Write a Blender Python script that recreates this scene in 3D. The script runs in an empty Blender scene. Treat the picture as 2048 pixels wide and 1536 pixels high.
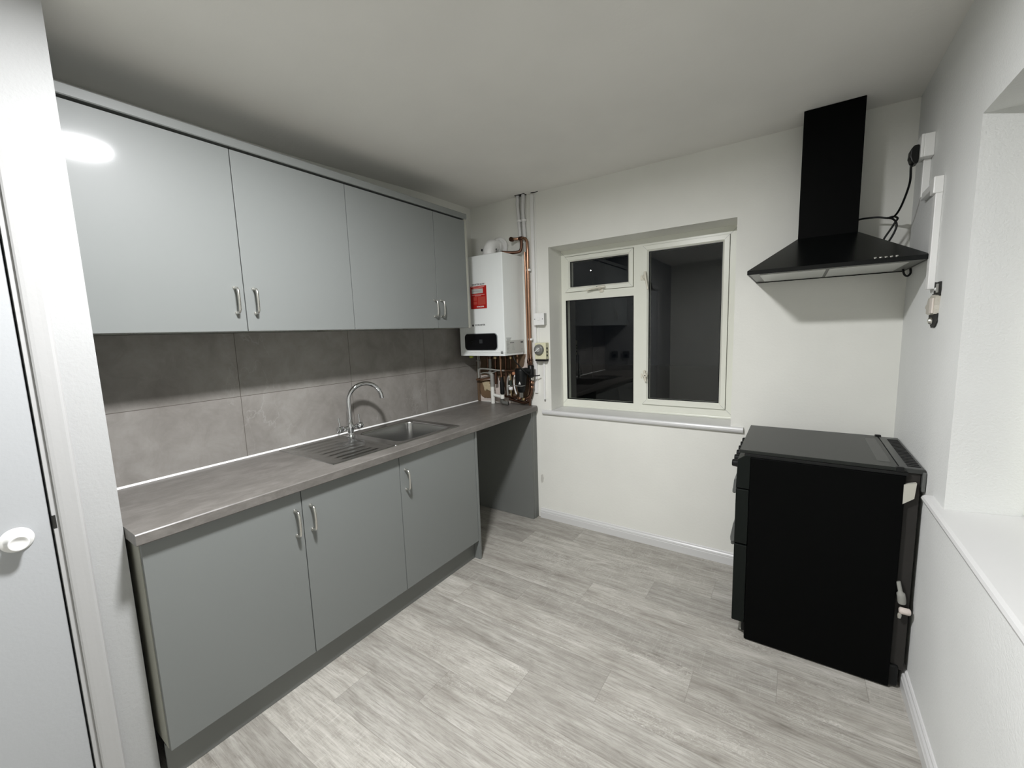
import bpy, bmesh, math, random
from mathutils import Vector, Matrix
random.seed(7)
PI = math.pi
scene = bpy.context.scene
C = scene.collection

# ------------------------------------------------------------------ camera
cam_d = bpy.data.cameras.new('camera'); cam = bpy.data.objects.new('camera', cam_d); C.objects.link(cam)
CP = Vector((2.2320, -2.7498, 1.4739)); YAW, PIT, ROL = -0.598686, -0.1241426, -0.0331238
fw = Vector((math.sin(YAW)*math.cos(PIT), math.cos(YAW)*math.cos(PIT), math.sin(PIT)))
rt = Vector((math.cos(YAW), -math.sin(YAW), 0)); up = rt.cross(fw)
R_ = math.cos(ROL)*rt + math.sin(ROL)*up; U_ = -math.sin(ROL)*rt + math.cos(ROL)*up
m3 = Matrix((R_, U_, -fw)).transposed()
cam.matrix_world = Matrix.Translation(CP) @ m3.to_4x4()
cam_d.sensor_width = 36; cam_d.lens = 36*836.12/2048; cam_d.clip_start = .02
scene.camera = cam

# ------------------------------------------------------------------ world (night outside) and exposure
w = bpy.data.worlds.new('night'); scene.world = w; w.use_nodes = True
w.node_tree.nodes['Background'].inputs[0].default_value = (.25, .32, .45, 1)
w.node_tree.nodes['Background'].inputs[1].default_value = .006
vs = scene.view_settings; vs.view_transform = 'Standard'; vs.look = 'None'; vs.gamma = 1; vs.exposure = 0.0
try: vs.use_curve_mapping = False
except Exception: pass
LAMP_POS = (1.36, -2.12, 2.47); LAMP_STRENGTH = 655.0

# ------------------------------------------------------------------ materials
def mat(name, col, rough=.5, metal=0, spec=.5, coat=0, nodes=None, trans=0, ior=1.45):
    m = bpy.data.materials.new(name); m.use_nodes = True
    b = m.node_tree.nodes['Principled BSDF']
    b.inputs['Base Color'].default_value = (*col, 1); b.inputs['Roughness'].default_value = rough
    b.inputs['Metallic'].default_value = metal; b.inputs['Specular IOR Level'].default_value = spec
    b.inputs['Coat Weight'].default_value = coat; b.inputs['Coat Roughness'].default_value = .09
    b.inputs['Transmission Weight'].default_value = trans; b.inputs['IOR'].default_value = ior
    if nodes: nodes(m.node_tree, b)
    return m
class G:                                            # tiny node-graph helper
    def __init__(s, nt): s.nt = nt
    def n(s, t, **k):
        x = s.nt.nodes.new(t)
        for a, v in k.items(): setattr(x, a, v)
        return x
    def put(s, sock, v):
        if hasattr(v, 'is_output') or isinstance(v, bpy.types.NodeSocket): s.nt.links.new(v, sock)
        elif isinstance(v, (tuple, list)) and len(v) == 3 and sock.type == 'RGBA': sock.default_value = (*v, 1)
        else: sock.default_value = v
    def math(s, op, a, b=0.0, c=None):
        x = s.n('ShaderNodeMath', operation=op); s.put(x.inputs[0], a); s.put(x.inputs[1], b)
        if c is not None: s.put(x.inputs[2], c)
        return x.outputs[0]
    def pos(s): return s.n('ShaderNodeNewGeometry').outputs['Position']
    def sep(s, v):
        x = s.n('ShaderNodeSeparateXYZ'); s.put(x.inputs[0], v); return x.outputs
    def comb(s, a, b, c):
        x = s.n('ShaderNodeCombineXYZ')
        for i, v in enumerate((a, b, c)): s.put(x.inputs[i], v)
        return x.outputs[0]
    def mapv(s, v, sc):
        x = s.n('ShaderNodeMapping'); s.put(x.inputs['Vector'], v); x.inputs['Scale'].default_value = sc; return x.outputs[0]
    def noise(s, v, scale, detail=4, rough=.5, dist=0):
        x = s.n('ShaderNodeTexNoise'); s.put(x.inputs['Vector'], v); x.inputs['Scale'].default_value = scale
        x.inputs['Detail'].default_value = detail; x.inputs['Roughness'].default_value = rough; x.inputs['Distortion'].default_value = dist
        return x.outputs[0]
    def ramp(s, f, stops):
        x = s.n('ShaderNodeValToRGB'); s.put(x.inputs[0], f); e = x.color_ramp.elements
        while len(e) < len(stops): e.new(.5)
        for i, (p, c) in enumerate(stops): e[i].position = p; e[i].color = (*c, 1) if isinstance(c, tuple) else (c, c, c, 1)
        return x.outputs[0]
    def mix(s, f, a, b, t='MIX'):
        x = s.n('ShaderNodeMix', data_type='RGBA', blend_type=t); s.put(x.inputs[0], f)
        s.put(x.inputs[6], a); s.put(x.inputs[7], b); return x.outputs[2]
    def bump(s, b, h, strength, dist):
        x = s.n('ShaderNodeBump'); x.inputs['Strength'].default_value = strength; x.inputs['Distance'].default_value = dist
        s.put(x.inputs['Height'], h); s.nt.links.new(x.outputs[0], b.inputs['Normal'])

def n_wall(scale, st, tone=.03, col=None):
    def f(nt, b):
        g = G(nt); p = g.pos(); base = tuple(b.inputs['Base Color'].default_value)[:3]
        n1 = g.noise(p, 2.3, 3); c = g.ramp(n1, [(.3, tuple(x*(1-tone) for x in base)), (.7, tuple(min(1, x*(1+tone)) for x in base))])
        g.put(b.inputs['Base Color'], c)
        g.bump(b, g.noise(p, scale, 4, .6), st, .003)
    return f
def n_peel(scale=120, st=.05, d=.001):
    def f(nt, b):
        g = G(nt); g.bump(b, g.noise(g.pos(), scale, 2, .5), st, d)
    return f
WALL = mat('painted_wall_white', (.80, .80, .745), .55, spec=.35, nodes=n_wall(70, .25))
WALLE = mat('painted_wall_entrance', (.40, .405, .40), .6, spec=.3, nodes=n_wall(90, .35))  # white wall paint, darkened to offset the strong light of the near lamp
WALLR = mat('textured_wall_white', (.78, .79, .77), .6, spec=.3, nodes=n_wall(140, .55))
CEIL = mat('ceiling_paint', (.83, .82, .775), .8, spec=.2, nodes=n_wall(60, .2))
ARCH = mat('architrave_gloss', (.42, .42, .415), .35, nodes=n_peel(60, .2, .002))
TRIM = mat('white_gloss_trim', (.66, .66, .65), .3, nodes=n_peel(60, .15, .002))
DOORW = mat('door_white_gloss', (.41, .422, .43), .36, nodes=n_peel(90, .2, .002))  # door white darkened to make up for the bright lamp beside it
HANDC = mat('aged_white_handle', (.72, .69, .58), .35)
UPVC = mat('white_upvc', (.80, .81, .72), .3)
PLW = mat('white_plastic', (.82, .82, .80), .35)
BOILW = mat('boiler_white_enamel', (.83, .86, .84), .25)
CAB = mat('cabinet_grey_gloss', (.182, .193, .186), .45, spec=.3, coat=.3, nodes=n_peel(220, .03, .0006))
CABIN = mat('cabinet_grey_matt', (.165, .172, .162), .55)
CARC = mat('carcass_board_pale', (.36, .36, .31), .5)
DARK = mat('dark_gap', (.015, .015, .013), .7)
CHROME = mat('polished_chrome', (.62, .63, .64), .05, metal=1)
BRUSH = mat('brushed_nickel', (.66, .65, .61), .25, metal=1)
COPPER = mat('copper_pipe', (.40, .235, .155), .28, metal=1, nodes=n_peel(80, .1, .001))
COPPERD = mat('aged_copper', (.13, .072, .05), .4, metal=1, nodes=n_peel(60, .2, .001))
BRASS = mat('brass', (.62, .50, .28), .3, metal=1)
GREYP = mat('grey_plastic_pipe', (.30, .30, .275), .4)
WHITEP = mat('white_waste_pipe', (.78, .78, .73), .35)
BLK = mat('black_enamel', (.004, .0045, .0045), .22, spec=.3)
BLKM = mat('black_painted_metal', (.002, .0022, .0022), .42, spec=.06)
BLKP = mat('black_plastic', (.006, .0065, .0065), .38, spec=.3)
BLKD = mat('black_door_edge', (.005, .007, .006), .35, spec=.2)
BLKG = mat('black_gloss_display', (.004, .004, .005), .06)
HANDG = mat('dark_grey_handle', (.10, .105, .10), .35)
CREAM = mat('cream_bakelite', (.70, .68, .48), .3)
RED = mat('red_sticker', (.42, .015, .012), .4)
REDP = mat('red_sticker_faded', (.46, .07, .05), .4)
PINK = mat('pale_pink_print', (.75, .42, .38), .4)
INK = mat('grey_ink', (.12, .12, .12), .5)
LABEL = mat('silver_label', (.52, .53, .50), .4)
INKL = mat('pale_grey_ink', (.30, .31, .30), .5)
SCREEN = mat('display_grey', (.03, .032, .034), .1)
FILT = mat('aluminium_mesh_filter', (.62, .63, .61), .45, metal=.6)
SEAL = mat('white_silicone', (.88, .88, .86), .3)
BRICK = mat('exposed_brown_plaster', (.16, .10, .055), .9, nodes=n_wall(90, 1, .35))
FOAM = mat('expanding_foam', (.50, .42, .27), .8, nodes=n_wall(70, 1, .2))
PLASTER = mat('rough_plaster_pink', (.62, .55, .50), .9, nodes=n_wall(60, 1, .15))
OXIDE = mat('brown_board', (.13, .085, .05), .7)
GREEN = mat('yellow_green_tape', (.42, .50, .08), .5)
ORANGE = mat('orange_cap', (.42, .19, .10), .5)
STICK = mat('pale_bracket', (.50, .49, .43), .45)
GLASS = mat('window_glass', (.95, .97, .96), .0, trans=1, ior=1.42)

def n_steel(nt, b):
    g = G(nt); n = g.noise(g.mapv(g.pos(), (400, 6, 30)), 1.0, 2)
    g.put(b.inputs['Roughness'], g.ramp(n, [(.3, .24), (.7, .29)]))
STEEL = mat('stainless_steel', (.42, .42, .41), .24, metal=1)

def n_floor(nt, b):
    g = G(nt); x, y, z = g.sep(g.pos())
    W, L = .1865, 1.22
    r = g.math('DIVIDE', g.math('SUBTRACT', -1.17+W*40, y), W); row = g.math('FLOOR', r)
    xo = g.math('ADD', x, g.math('MULTIPLY', g.math('SUBTRACT', row, 41.0), .3)); xo = g.math('SUBTRACT', xo, 1.325-L*10)
    c = g.math('DIVIDE', xo, L); col = g.math('FLOOR', c)
    wn = g.n('ShaderNodeTexWhiteNoise', noise_dimensions='2D'); g.put(wn.inputs['Vector'], g.comb(row, col, 0)); rnd = wn.outputs[0]
    wn2 = g.n('ShaderNodeTexWhiteNoise', noise_dimensions='2D'); g.put(wn2.inputs['Vector'], g.comb(g.math('ADD', row, 17.3), col, 0)); rnd2 = wn2.outputs[0]
    off = g.math('MULTIPLY', rnd, 37.0)
    gx = g.math('ADD', x, off); p = g.comb(gx, g.math('ADD', y, g.math('MULTIPLY', row, .37)), off)
    wav = g.noise(g.mapv(p, (1.0, 5, 1)), 1.3, 5, .55, 1.6)              # cathedral figure
    long_ = g.noise(g.mapv(p, (1.3, 16, 1)), 1.7, 8, .66, .9)
    fine = g.noise(g.mapv(p, (7, 95, 1)), 1.5, 6, .75, .3)
    blot = g.noise(g.mapv(p, (2.4, 4.5, 1)), 1.6, 6, .62, .8)
    scr = g.noise(g.mapv(p, (26, 34, 1)), 1.3, 8, .8, 2.6)              # chalky scraped marks
    sawl = g.noise(g.mapv(p, (75, 7, 1)), 1.2, 5, .75, 1.2)              # cross saw marks
    f = g.math('ADD', g.math('ADD', g.math('MULTIPLY', long_, .42), g.math('MULTIPLY', blot, .30)), g.math('MULTIPLY', wav, .28))
    colr = g.ramp(f, [(.34, (.185, .165, .135)), (.43, (.335, .312, .265)), (.53, (.44, .418, .362)), (.66, (.59, .565, .505))])
    colr = g.mix(g.ramp(fine, [(.34, .60), (.56, 0.0)]), colr, (.19, .17, .14))
    # worn planks: chalk white scrapes over a darker grain
    worn = g.math('MULTIPLY', g.ramp(rnd2, [(.38, 0.15), (.55, 1.0)]), g.ramp(g.noise(g.mapv(p, (1.6, 3.2, 1)), 1.7, 3, .55), [(.48, 0.0), (.62, 1.0)]))
    colr = g.mix(g.math('MULTIPLY', worn, g.ramp(scr, [(.38, .45), (.48, 0.0)])), colr, (.17, .15, .125))
    colr = g.mix(g.math('MULTIPLY', worn, g.ramp(scr, [(.54, 0.0), (.66, .65)])), colr, (.68, .66, .60))
    colr = g.mix(g.math('MULTIPLY', g.ramp(rnd, [(.62, 0.0), (.75, .38)]), g.ramp(sawl, [(.54, 0.0), (.68, 1.0)])), colr, (.60, .58, .52))
    tone = g.math('ADD', g.math('MULTIPLY', rnd2, .22), .84)
    hsv = g.n('ShaderNodeHueSaturation'); g.put(hsv.inputs['Color'], colr); g.put(hsv.inputs['Value'], tone); hsv.inputs['Saturation'].default_value = .75
    vor = g.n('ShaderNodeTexVoronoi'); g.put(vor.inputs['Vector'], g.mapv(p, (1.8, 6.5, 1))); vor.inputs['Scale'].default_value = 1.3
    kn = g.ramp(vor.outputs['Distance'], [(.0, 1.0), (.05, 0.0)])
    c2 = g.mix(g.math('MULTIPLY', kn, .75), hsv.outputs[0], (.06, .05, .045))
    fy = g.math('FRACT', r); fx = g.math('FRACT', c)
    ey = g.math('MINIMUM', fy, g.math('SUBTRACT', 1.0, fy)); ex = g.math('MULTIPLY', g.math('MINIMUM', fx, g.math('SUBTRACT', 1.0, fx)), L/W)
    e = g.ramp(g.math('MINIMUM', ey, ex), [(.0, 1.0), (.009, 0.0)])
    c3 = g.mix(g.math('MULTIPLY', e, .45), c2, (.13, .12, .10))
    g.put(b.inputs['Base Color'], c3)
    g.put(b.inputs['Roughness'], g.ramp(fine, [(.3, .55), (.7, .42)]))
    g.bump(b, g.math('SUBTRACT', g.math('ADD', fine, long_), g.math('MULTIPLY', e, 1.5)), .25, .0015)
FLOOR = mat('grey_oak_vinyl_planks', (.4, .38, .34), .5, spec=.4, nodes=n_floor)

def n_wtop(nt, b):
    g = G(nt); p = g.pos()
    n1 = g.noise(g.mapv(p, (7, 3, 7)), 1.6, 7, .68, .8); n2 = g.noise(g.mapv(p, (40, 16, 40)), 1.2, 5, .7)
    f = g.math('ADD', g.math('MULTIPLY', n1, .65), g.math('MULTIPLY', n2, .35))
    g.put(b.inputs['Base Color'], g.ramp(f, [(.33, (.105, .098, .088)), (.5, (.145, .136, .124)), (.66, (.20, .188, .173))]))
    g.bump(b, n2, .15, .0006)
WTOP = mat('taupe_stone_laminate', (.3, .28, .26), .38, spec=.45, nodes=n_wtop)

def n_tile(nt, b):
    g = G(nt); p = g.pos(); x, y, z = g.sep(p)
    n1 = g.noise(g.mapv(p, (1, 1, 1)), 2.1, 6, .6, .9); n2 = g.noise(p, 9, 6, .7, .6)
    f = g.math('ADD', g.math('MULTIPLY', n1, .6), g.math('MULTIPLY', n2, .4))
    c = g.ramp(f, [(.32, (.175, .162, .146)), (.5, (.235, .222, .204)), (.68, (.31, .298, .276))])
    wv = g.n('ShaderNodeTexNoise'); g.put(wv.inputs['Vector'], g.mapv(p, (1, 2.6, 1.3))); wv.inputs['Scale'].default_value = 2.6; wv.inputs['Detail'].default_value = 7; wv.inputs['Distortion'].default_value = .35
    vein = g.ramp(g.math('ABSOLUTE', g.math('SUBTRACT', wv.outputs[0], .56)), [(.0, 1.0), (.008, 0.0)])
    vm = g.ramp(g.noise(p, 1.9, 2), [(.5, 0.0), (.66, .4)])
    c = g.mix(g.math('MULTIPLY', vein, vm), c, (.42, .41, .385))
    # tile joints: 0.614 x 0.306 m
    fy = g.math('FRACT', g.math('DIVIDE', g.math('ADD', y, 1.8307+.6136*10), .6136)); fz = g.math('FRACT', g.math('DIVIDE', g.math('SUBTRACT', z, 1.206-3.06), .306))
    ey = g.math('MULTIPLY', g.math('MINIMUM', fy, g.math('SUBTRACT', 1.0, fy)), .6136); ez = g.math('MULTIPLY', g.math('MINIMUM', fz, g.math('SUBTRACT', 1.0, fz)), .306)
    e = g.ramp(g.math('MULTIPLY', g.math('MINIMUM', ey, ez), 100.0), [(.11, 1.0), (.16, 0.0)])
    g.put(b.inputs['Base Color'], g.mix(e, c, (.10, .088, .075)))
    g.put(b.inputs['Roughness'], g.math('ADD', g.math('MULTIPLY', e, .4), .38))
    g.bump(b, g.math('SUBTRACT', g.math('MULTIPLY', n2, .3), e), .3, .002)
TILE = mat('grey_stone_tile', (.3, .28, .25), .4, nodes=n_tile)

def emis(name, col, s):
    m = bpy.data.materials.new(name); m.use_nodes = True; b = m.node_tree.nodes['Principled BSDF']
    b.inputs['Base Color'].default_value = (.8, .8, .8, 1); b.inputs['Emission Color'].default_value = (*col, 1); b.inputs['Emission Strength'].default_value = s
    return m
LAMPM = emis('lamp_diffuser', (1.0, 1.0, 1.02), LAMP_STRENGTH)
STREET = emis('garden_lamp_glow', (1, .95, .9), 6)

# ------------------------------------------------------------------ mesh helpers
WP = {}
class MB:
    def __init__(s): s.v = []; s.f = []; s.m = []; s.sm = []
    def add(s, vs, fs, mi=0, smooth=False):
        o = len(s.v); s.v += [tuple(v) for v in vs]; s.f += [tuple(o+i for i in f) for f in fs]
        s.m += [mi]*len(fs); s.sm += [smooth]*len(fs); return s
    def box(s, x0, x1, y0, y1, z0, z1, mi=0, bev=0, seg=2):
        if x0 > x1: x0, x1 = x1, x0
        if y0 > y1: y0, y1 = y1, y0
        if z0 > z1: z0, z1 = z1, z0
        bm = bmesh.new(); bmesh.ops.create_cube(bm, size=1)
        for v in bm.verts: v.co = Vector(((x0+x1)/2+v.co.x*(x1-x0), (y0+y1)/2+v.co.y*(y1-y0), (z0+z1)/2+v.co.z*(z1-z0)))
        if bev: bmesh.ops.bevel(bm, geom=list(bm.edges), offset=bev, segments=seg, profile=.5, affect='EDGES')
        bm.verts.index_update(); s.add([v.co for v in bm.verts], [[v.index for v in f.verts] for f in bm.faces], mi, False); bm.free(); return s
    def tube(s, pts, r, mi=0, n=12, caps=True, closed=False):
        pts = [Vector(p) for p in pts]; N = len(pts); rs = r if isinstance(r, (list, tuple)) else [r]*N
        tans = []
        for i in range(N):
            a = pts[(i-1) % N] if (closed or i > 0) else pts[i]; b = pts[(i+1) % N] if (closed or i < N-1) else pts[i]
            t = (b-a); tans.append(t.normalized() if t.length > 1e-9 else Vector((0, 0, 1)))
        t0 = tans[0]; nrm = t0.orthogonal().normalized(); vs = []; 
        for i in range(N):
            t = tans[i]; nrm = (nrm - t*nrm.dot(t)).normalized(); bn = t.cross(nrm)
            for k in range(n):
                a = 2*PI*k/n; vs.append(pts[i] + (nrm*math.cos(a)+bn*math.sin(a))*rs[i])
        fs = []
        for i in range(N if closed else N-1):
            j = (i+1) % N
            for k in range(n): fs.append((i*n+k, i*n+(k+1) % n, j*n+(k+1) % n, j*n+k))
        s.add(vs, fs, mi, True)
        if caps and not closed:
            s.add(vs[:n], [tuple(range(n))[::-1]], mi); s.add(vs[-n:], [tuple(range(n))], mi)
        return s
    def lathe(s, prof, c, axis='z', mi=0, n=32, smooth=True, rot=None):
        c = Vector(c); vs = []
        for r, h in prof:
            for k in range(n):
                a = 2*PI*k/n; u, v = r*math.cos(a), r*math.sin(a)
                p = {'z': Vector((u, v, h)), 'x': Vector((h, u, v)), 'y': Vector((v, h, u))}[axis]
                if rot: p = rot @ p
                vs.append(c+p)
        fs = []; L = len(prof)
        for i in range(L-1):
            for k in range(n):
                if prof[i][0] < 1e-6: fs.append((i*n, (i+1)*n+(k+1) % n, (i+1)*n+k))
                elif prof[i+1][0] < 1e-6: fs.append((i*n+k, i*n+(k+1) % n, (i+1)*n))
                else: fs.append((i*n+k, i*n+(k+1) % n, (i+1)*n+(k+1) % n, (i+1)*n+k))
        s.add(vs, fs, mi, smooth)
        if prof[0][0] > 1e-6: s.add(vs[:n], [tuple(range(n))[::-1]], mi)
        if prof[-1][0] > 1e-6: s.add(vs[-n:], [tuple(range(n))], mi)
        return s
    def prism(s, poly, axis, a, b, mi=0, smooth=False):
        """poly in the plane normal to axis (x:(y,z) y:(x,z) z:(x,y)), extruded a..b"""
        f = {'x': lambda p, t: (t, p[0], p[1]), 'y': lambda p, t: (p[0], t, p[1]), 'z': lambda p, t: (p[0], p[1], t)}[axis]
        n = len(poly); vs = [f(p, a) for p in poly]+[f(p, b) for p in poly]
        fs = [tuple(range(n))[::-1], tuple(range(n, 2*n))]+[(i, (i+1) % n, n+(i+1) % n, n+i) for i in range(n)]
        return s.add(vs, fs, mi, smooth)
    def build(s, name, mats, parent=None, bev=0):
        if not isinstance(mats, (list, tuple)): mats = [mats]
        V = [Vector(v) for v in s.v]
        lo = Vector([min(v[i] for v in V) for i in range(3)]); hi = Vector([max(v[i] for v in V) for i in range(3)])
        o = Vector(((lo.x+hi.x)/2, (lo.y+hi.y)/2, lo.z))
        me = bpy.data.meshes.new(name); me.from_pydata([v-o for v in V], [], s.f)
        for m in mats: me.materials.append(m)
        for p, mi, sm in zip(me.polygons, s.m, s.sm): p.material_index = mi; p.use_smooth = sm
        bm = bmesh.new(); bm.from_mesh(me); bmesh.ops.recalc_face_normals(bm, faces=bm.faces); bm.to_mesh(me); bm.free()
        me.update()
        ob = bpy.data.objects.new(name, me); C.objects.link(ob)
        WP[ob] = o
        if parent: ob.parent = parent; ob.location = o-WP[parent]
        else: ob.location = o
        if bev:
            md = ob.modifiers.new('bevel', 'BEVEL'); md.width = bev; md.segments = 2; md.limit_method = 'ANGLE'
        return ob
def thing(name, label, cat, loc, group=None):
    o = bpy.data.objects.new(name, None); C.objects.link(o); o.location = loc; WP[o] = Vector(loc); o.empty_display_size = .05
    o['label'] = label; o['category'] = cat
    if group: o['group'] = group
    return o
def tag(o, label, cat, group=None):
    o['label'] = label; o['category'] = cat
    if group: o['group'] = group
    return o
def struct(o, label=None):
    o['kind'] = 'structure'
    if label: o['label'] = label
    return o
def sroot(name, loc, label=None):
    o = bpy.data.objects.new(name, None); C.objects.link(o); o.location = loc; WP[o] = Vector(loc); o['kind'] = 'structure'
    if label: o['label'] = label
    return o
def text(name, body, size, M, m, parent, ext=.0004, align='CENTER'):
    cu = bpy.data.curves.new('t', 'FONT'); cu.body = body; cu.size = size; cu.extrude = ext; cu.offset = size*.03; cu.align_x = align; cu.align_y = 'CENTER'
    ob = bpy.data.objects.new('t', cu); C.objects.link(ob); bpy.context.view_layer.update()
    me = bpy.data.meshes.new_from_object(ob.evaluated_get(bpy.context.evaluated_depsgraph_get())); bpy.data.objects.remove(ob)
    mb = MB(); mb.add([M @ v.co for v in me.vertices], [tuple(p.vertices) for p in me.polygons]); bpy.data.meshes.remove(me)
    return mb.build(name, m, parent)
def arc(c, a0, a1, r, e1, e2, n=10):
    c = Vector(c); e1 = Vector(e1); e2 = Vector(e2)
    return [c+(e1*math.cos(a0+(a1-a0)*i/n)+e2*math.sin(a0+(a1-a0)*i/n))*r for i in range(n+1)]
def smooth(pts, n=8):
    P = [Vector(p) for p in pts]; P = [P[0]*2-P[1]]+P+[P[-1]*2-P[-2]]; out = []
    for i in range(1, len(P)-2):
        for k in range(n):
            t = k/n; a, b, c, d = P[i-1], P[i], P[i+1], P[i+2]
            out.append(.5*((2*b)+(-a+c)*t+(2*a-5*b+4*c-d)*t*t+(-a+3*b-3*c+d)*t**3))
    out.append(P[-2]); return out

XR, ZC, YN = 2.654, 2.47, -4.1
# ------------------------------------------------------------------ setting
struct(MB().box(-.15, XR+.45, YN-.1, .35, -.1, 0).build('floor', FLOOR))
def ceil_z(x, y):                      # the old ceiling dips a little above the wall cabinets
    t = max(0, min(1, 1-x/.9)); t = t*t*(3-2*t); u = max(0, min(1, (-y-.25)/1.5)); u = u*u*(3-2*u)
    return ZC-.047*t*u
xs_ = [-.15+.15*i for i in range(8)]+[1.2, 1.8, XR+.45]; ys_ = [.35, .0]+[-.25*i for i in range(1, 17)]+[YN-.1]
b = MB(); nyy = len(ys_); vs = [(x, y, ceil_z(x, y)) for x in xs_ for y in ys_]
b.add(vs, [(i*nyy+j, (i+1)*nyy+j, (i+1)*nyy+j+1, i*nyy+j+1) for i in range(len(xs_)-1) for j in range(nyy-1)], 0, True)
b.box(-.15, XR+.45, YN-.1, .35, ZC+.004, ZC+.1)
struct(b.build('ceiling', CEIL))
struct(MB().box(-.12, 0, YN, 0, 0, ZC).build('wall_left', WALL))
# back wall with the window opening
WX0, WX1, WZ0, WZ1 = .712, 1.927, .858, 2.072
b = MB(); b.box(-.12, WX0, 0, .28, 0, ZC).box(WX1, XR+.4, 0, .28, 0, ZC).box(WX0, WX1, 0, .28, 0, WZ0).box(WX0, WX1, 0, .28, WZ1, ZC)
struct(b.build('wall_back', WALL))
# right wall with deep recess
RY0, RY1, RZ0, RZ1 = -2.35, -.887, .842, 2.06
b = MB(); b.box(XR, XR+.30, RY1, 0, 0, ZC).box(XR, XR+.30, YN, RY0, 0, ZC).box(XR, XR+.30, RY0, RY1, 0, RZ0).box(XR, XR+.30, RY0, RY1, RZ1, ZC)
struct(b.build('wall_right', WALLR))
struct(MB().box(-.12, XR+.4, YN-.12, YN, 0, ZC).build('wall_near', WALL))
# wall with the door: returns to the left wall beside the cabinets
PX, PY = .49, -2.409; DY0, DY1, DZ = -3.31, -2.552, 2.012
b = MB(); b.prism([(0, PY), (PX, PY), (PX, DY1+.032), (PX-.12, DY1+.032), (PX-.12, PY-.10), (0, PY-.10)], 'z', 0, ZC)
b.box(PX-.12, PX, DY0-.03, DY1+.032, DZ+.03, ZC).box(PX-.12, PX, YN, DY0-.03, 0, ZC)
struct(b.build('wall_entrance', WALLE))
# door + frame
d = sroot('door_1', (PX-.03, (DY0+DY1)/2, 0), 'plain white painted flush door at the left edge of the photo')
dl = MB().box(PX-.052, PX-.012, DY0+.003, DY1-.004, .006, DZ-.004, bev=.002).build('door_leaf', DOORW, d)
kn = MB().lathe([(.0, 0), (.0335, 0), (.0335, .003), (.031, .006), (.026, .0075), (.0245, .009), (.0215, .014), (.0195, .022), (.0195, .03), (.0205, .038), (.0195, .041), (.017, .0405), (.013, .037), (.006, .0345), (0, .034)], (PX-.012, -2.622, .951), 'x', n=40).build('door_knob', PLW, d)
b = MB()       # door lining: jambs + head, stop
b.box(PX-.12, PX-.002, DY1, DY1+.032, 0, DZ+.03).box(PX-.12, PX-.002, DY0-.03, DY0, 0, DZ+.03).box(PX-.12, PX-.002, DY0-.0, DY1, DZ, DZ+.03)
b.box(PX-.075, PX-.055, DY1-.012, DY1, 0, DZ).box(PX-.075, PX-.055, DY0, DY0+.012, 0, DZ).box(PX-.075, PX-.055, DY0, DY1, DZ-.012, DZ)
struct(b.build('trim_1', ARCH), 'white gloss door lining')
def archi(y0, y1, z0, z1, horiz=False, rev=False):
    # architrave profile: thin inner edge to thick rounded outer edge
    t = [(0, .006), (.004, .009), (.012, .011), (.03, .014), (.04, .016), (.046, .015), (.05, .010), (.05, 0)]
    return t
b = MB(); AW = .05
pr = [(0, 0)]+[(u*1.0, h) for u, h in archi(0, 0, 0, 0)]
ya = DY1+.012
b.prism([(PX+h, ya+u) for u, h in pr], 'z', 0, DZ+.012+AW)
yb = DY0-.012
b.prism([(PX+h, yb-u) for u, h in pr], 'z', 0, DZ+.012+AW)
b.prism([(PX+h, DZ+.012+u) for u, h in pr], 'y', yb, ya)
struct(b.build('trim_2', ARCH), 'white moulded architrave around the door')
# keep plate with dark chipped edge on the lining
struct(MB().box(PX-.012, PX-.0015, DY1-.0005, DY1+.007, .955, .995, bev=.001).build('trim_3', DARK), 'dark chipped patch on the door lining')

# skirting boards
def skirt(name, p0, p1, nrm):
    prof = [(0, 0), (.018, 0), (.018, .045), (.0155, .050), (.0165, .054), (.014, .062), (.009, .068), (.008, .074), (.004, .078), (0, .078)]
    b = MB(); p0 = Vector(p0); p1 = Vector(p1); nrm = Vector(nrm); n = len(prof)
    vs = [p+nrm*a+Vector((0, 0, h)) for p in (p0, p1) for a, h in prof]
    b.add(vs, [tuple(range(n)), tuple(range(2*n-1, n-1, -1))]+[(i, (i+1) % n, n+(i+1) % n, n+i) for i in range(n)])
    return struct(b.build(name, TRIM))
skirt('baseboard_back', (.602, 0, 0), (XR, 0, 0), (0, -1, 0))
skirt('baseboard_right', (XR, -.018, 0), (XR, YN, 0), (-1, 0, 0))
skirt('baseboard_near', (PX, YN, 0), (XR-.018, YN, 0), (0, 1, 0))
skirt('baseboard_entrance', (PX, yb-.055, 0), (PX, YN+.018, 0), (1, 0, 0))

# ------------------------------------------------------------------ window 1 (back wall)
FY = .200
wr = sroot('window_1', (1.32, FY, .86), 'white casement window above the empty wall, dark night outside')
X0, X1, XM0, XM1 = WX0, WX1, 1.335, 1.365
Z0, Z1 = .872, 2.072
b = MB()
b.box(X0, .746, FY, FY+.07, Z0, Z1).box(1.872, X1, FY, FY+.07, Z0, Z1)
b.box(.746, 1.872, FY, FY+.07, 2.024, Z1).box(.746, 1.872, FY, FY+.07, Z0, .932)
b.box(1.275, 1.338, FY, FY+.07, .932, 2.024)                       # mullion
b.box(.746, 1.275, FY, FY+.07, 1.698, 1.757)                         # transom
b.box(X0, X1, FY-.008, FY, Z0, .886, bev=.003)
for p_, q_ in (((1.872, 2.024), (1.915, Z1-.006)), ((1.872, .932), (1.915, .889)), ((.746, 2.024), (.716, Z1-.015)), ((.746, .932), (.716, .9))):
    m_ = Vector((p_[0], FY-.0005, p_[1])); n_ = Vector((q_[0], FY-.0005, q_[1])); dd = (n_-m_).normalized(); qq = Vector((-dd.z, 0, dd.x))*.0008
    b.add([m_+qq, n_+qq, n_-qq, m_-qq], [(0, 1, 2, 3)], 1)
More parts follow.
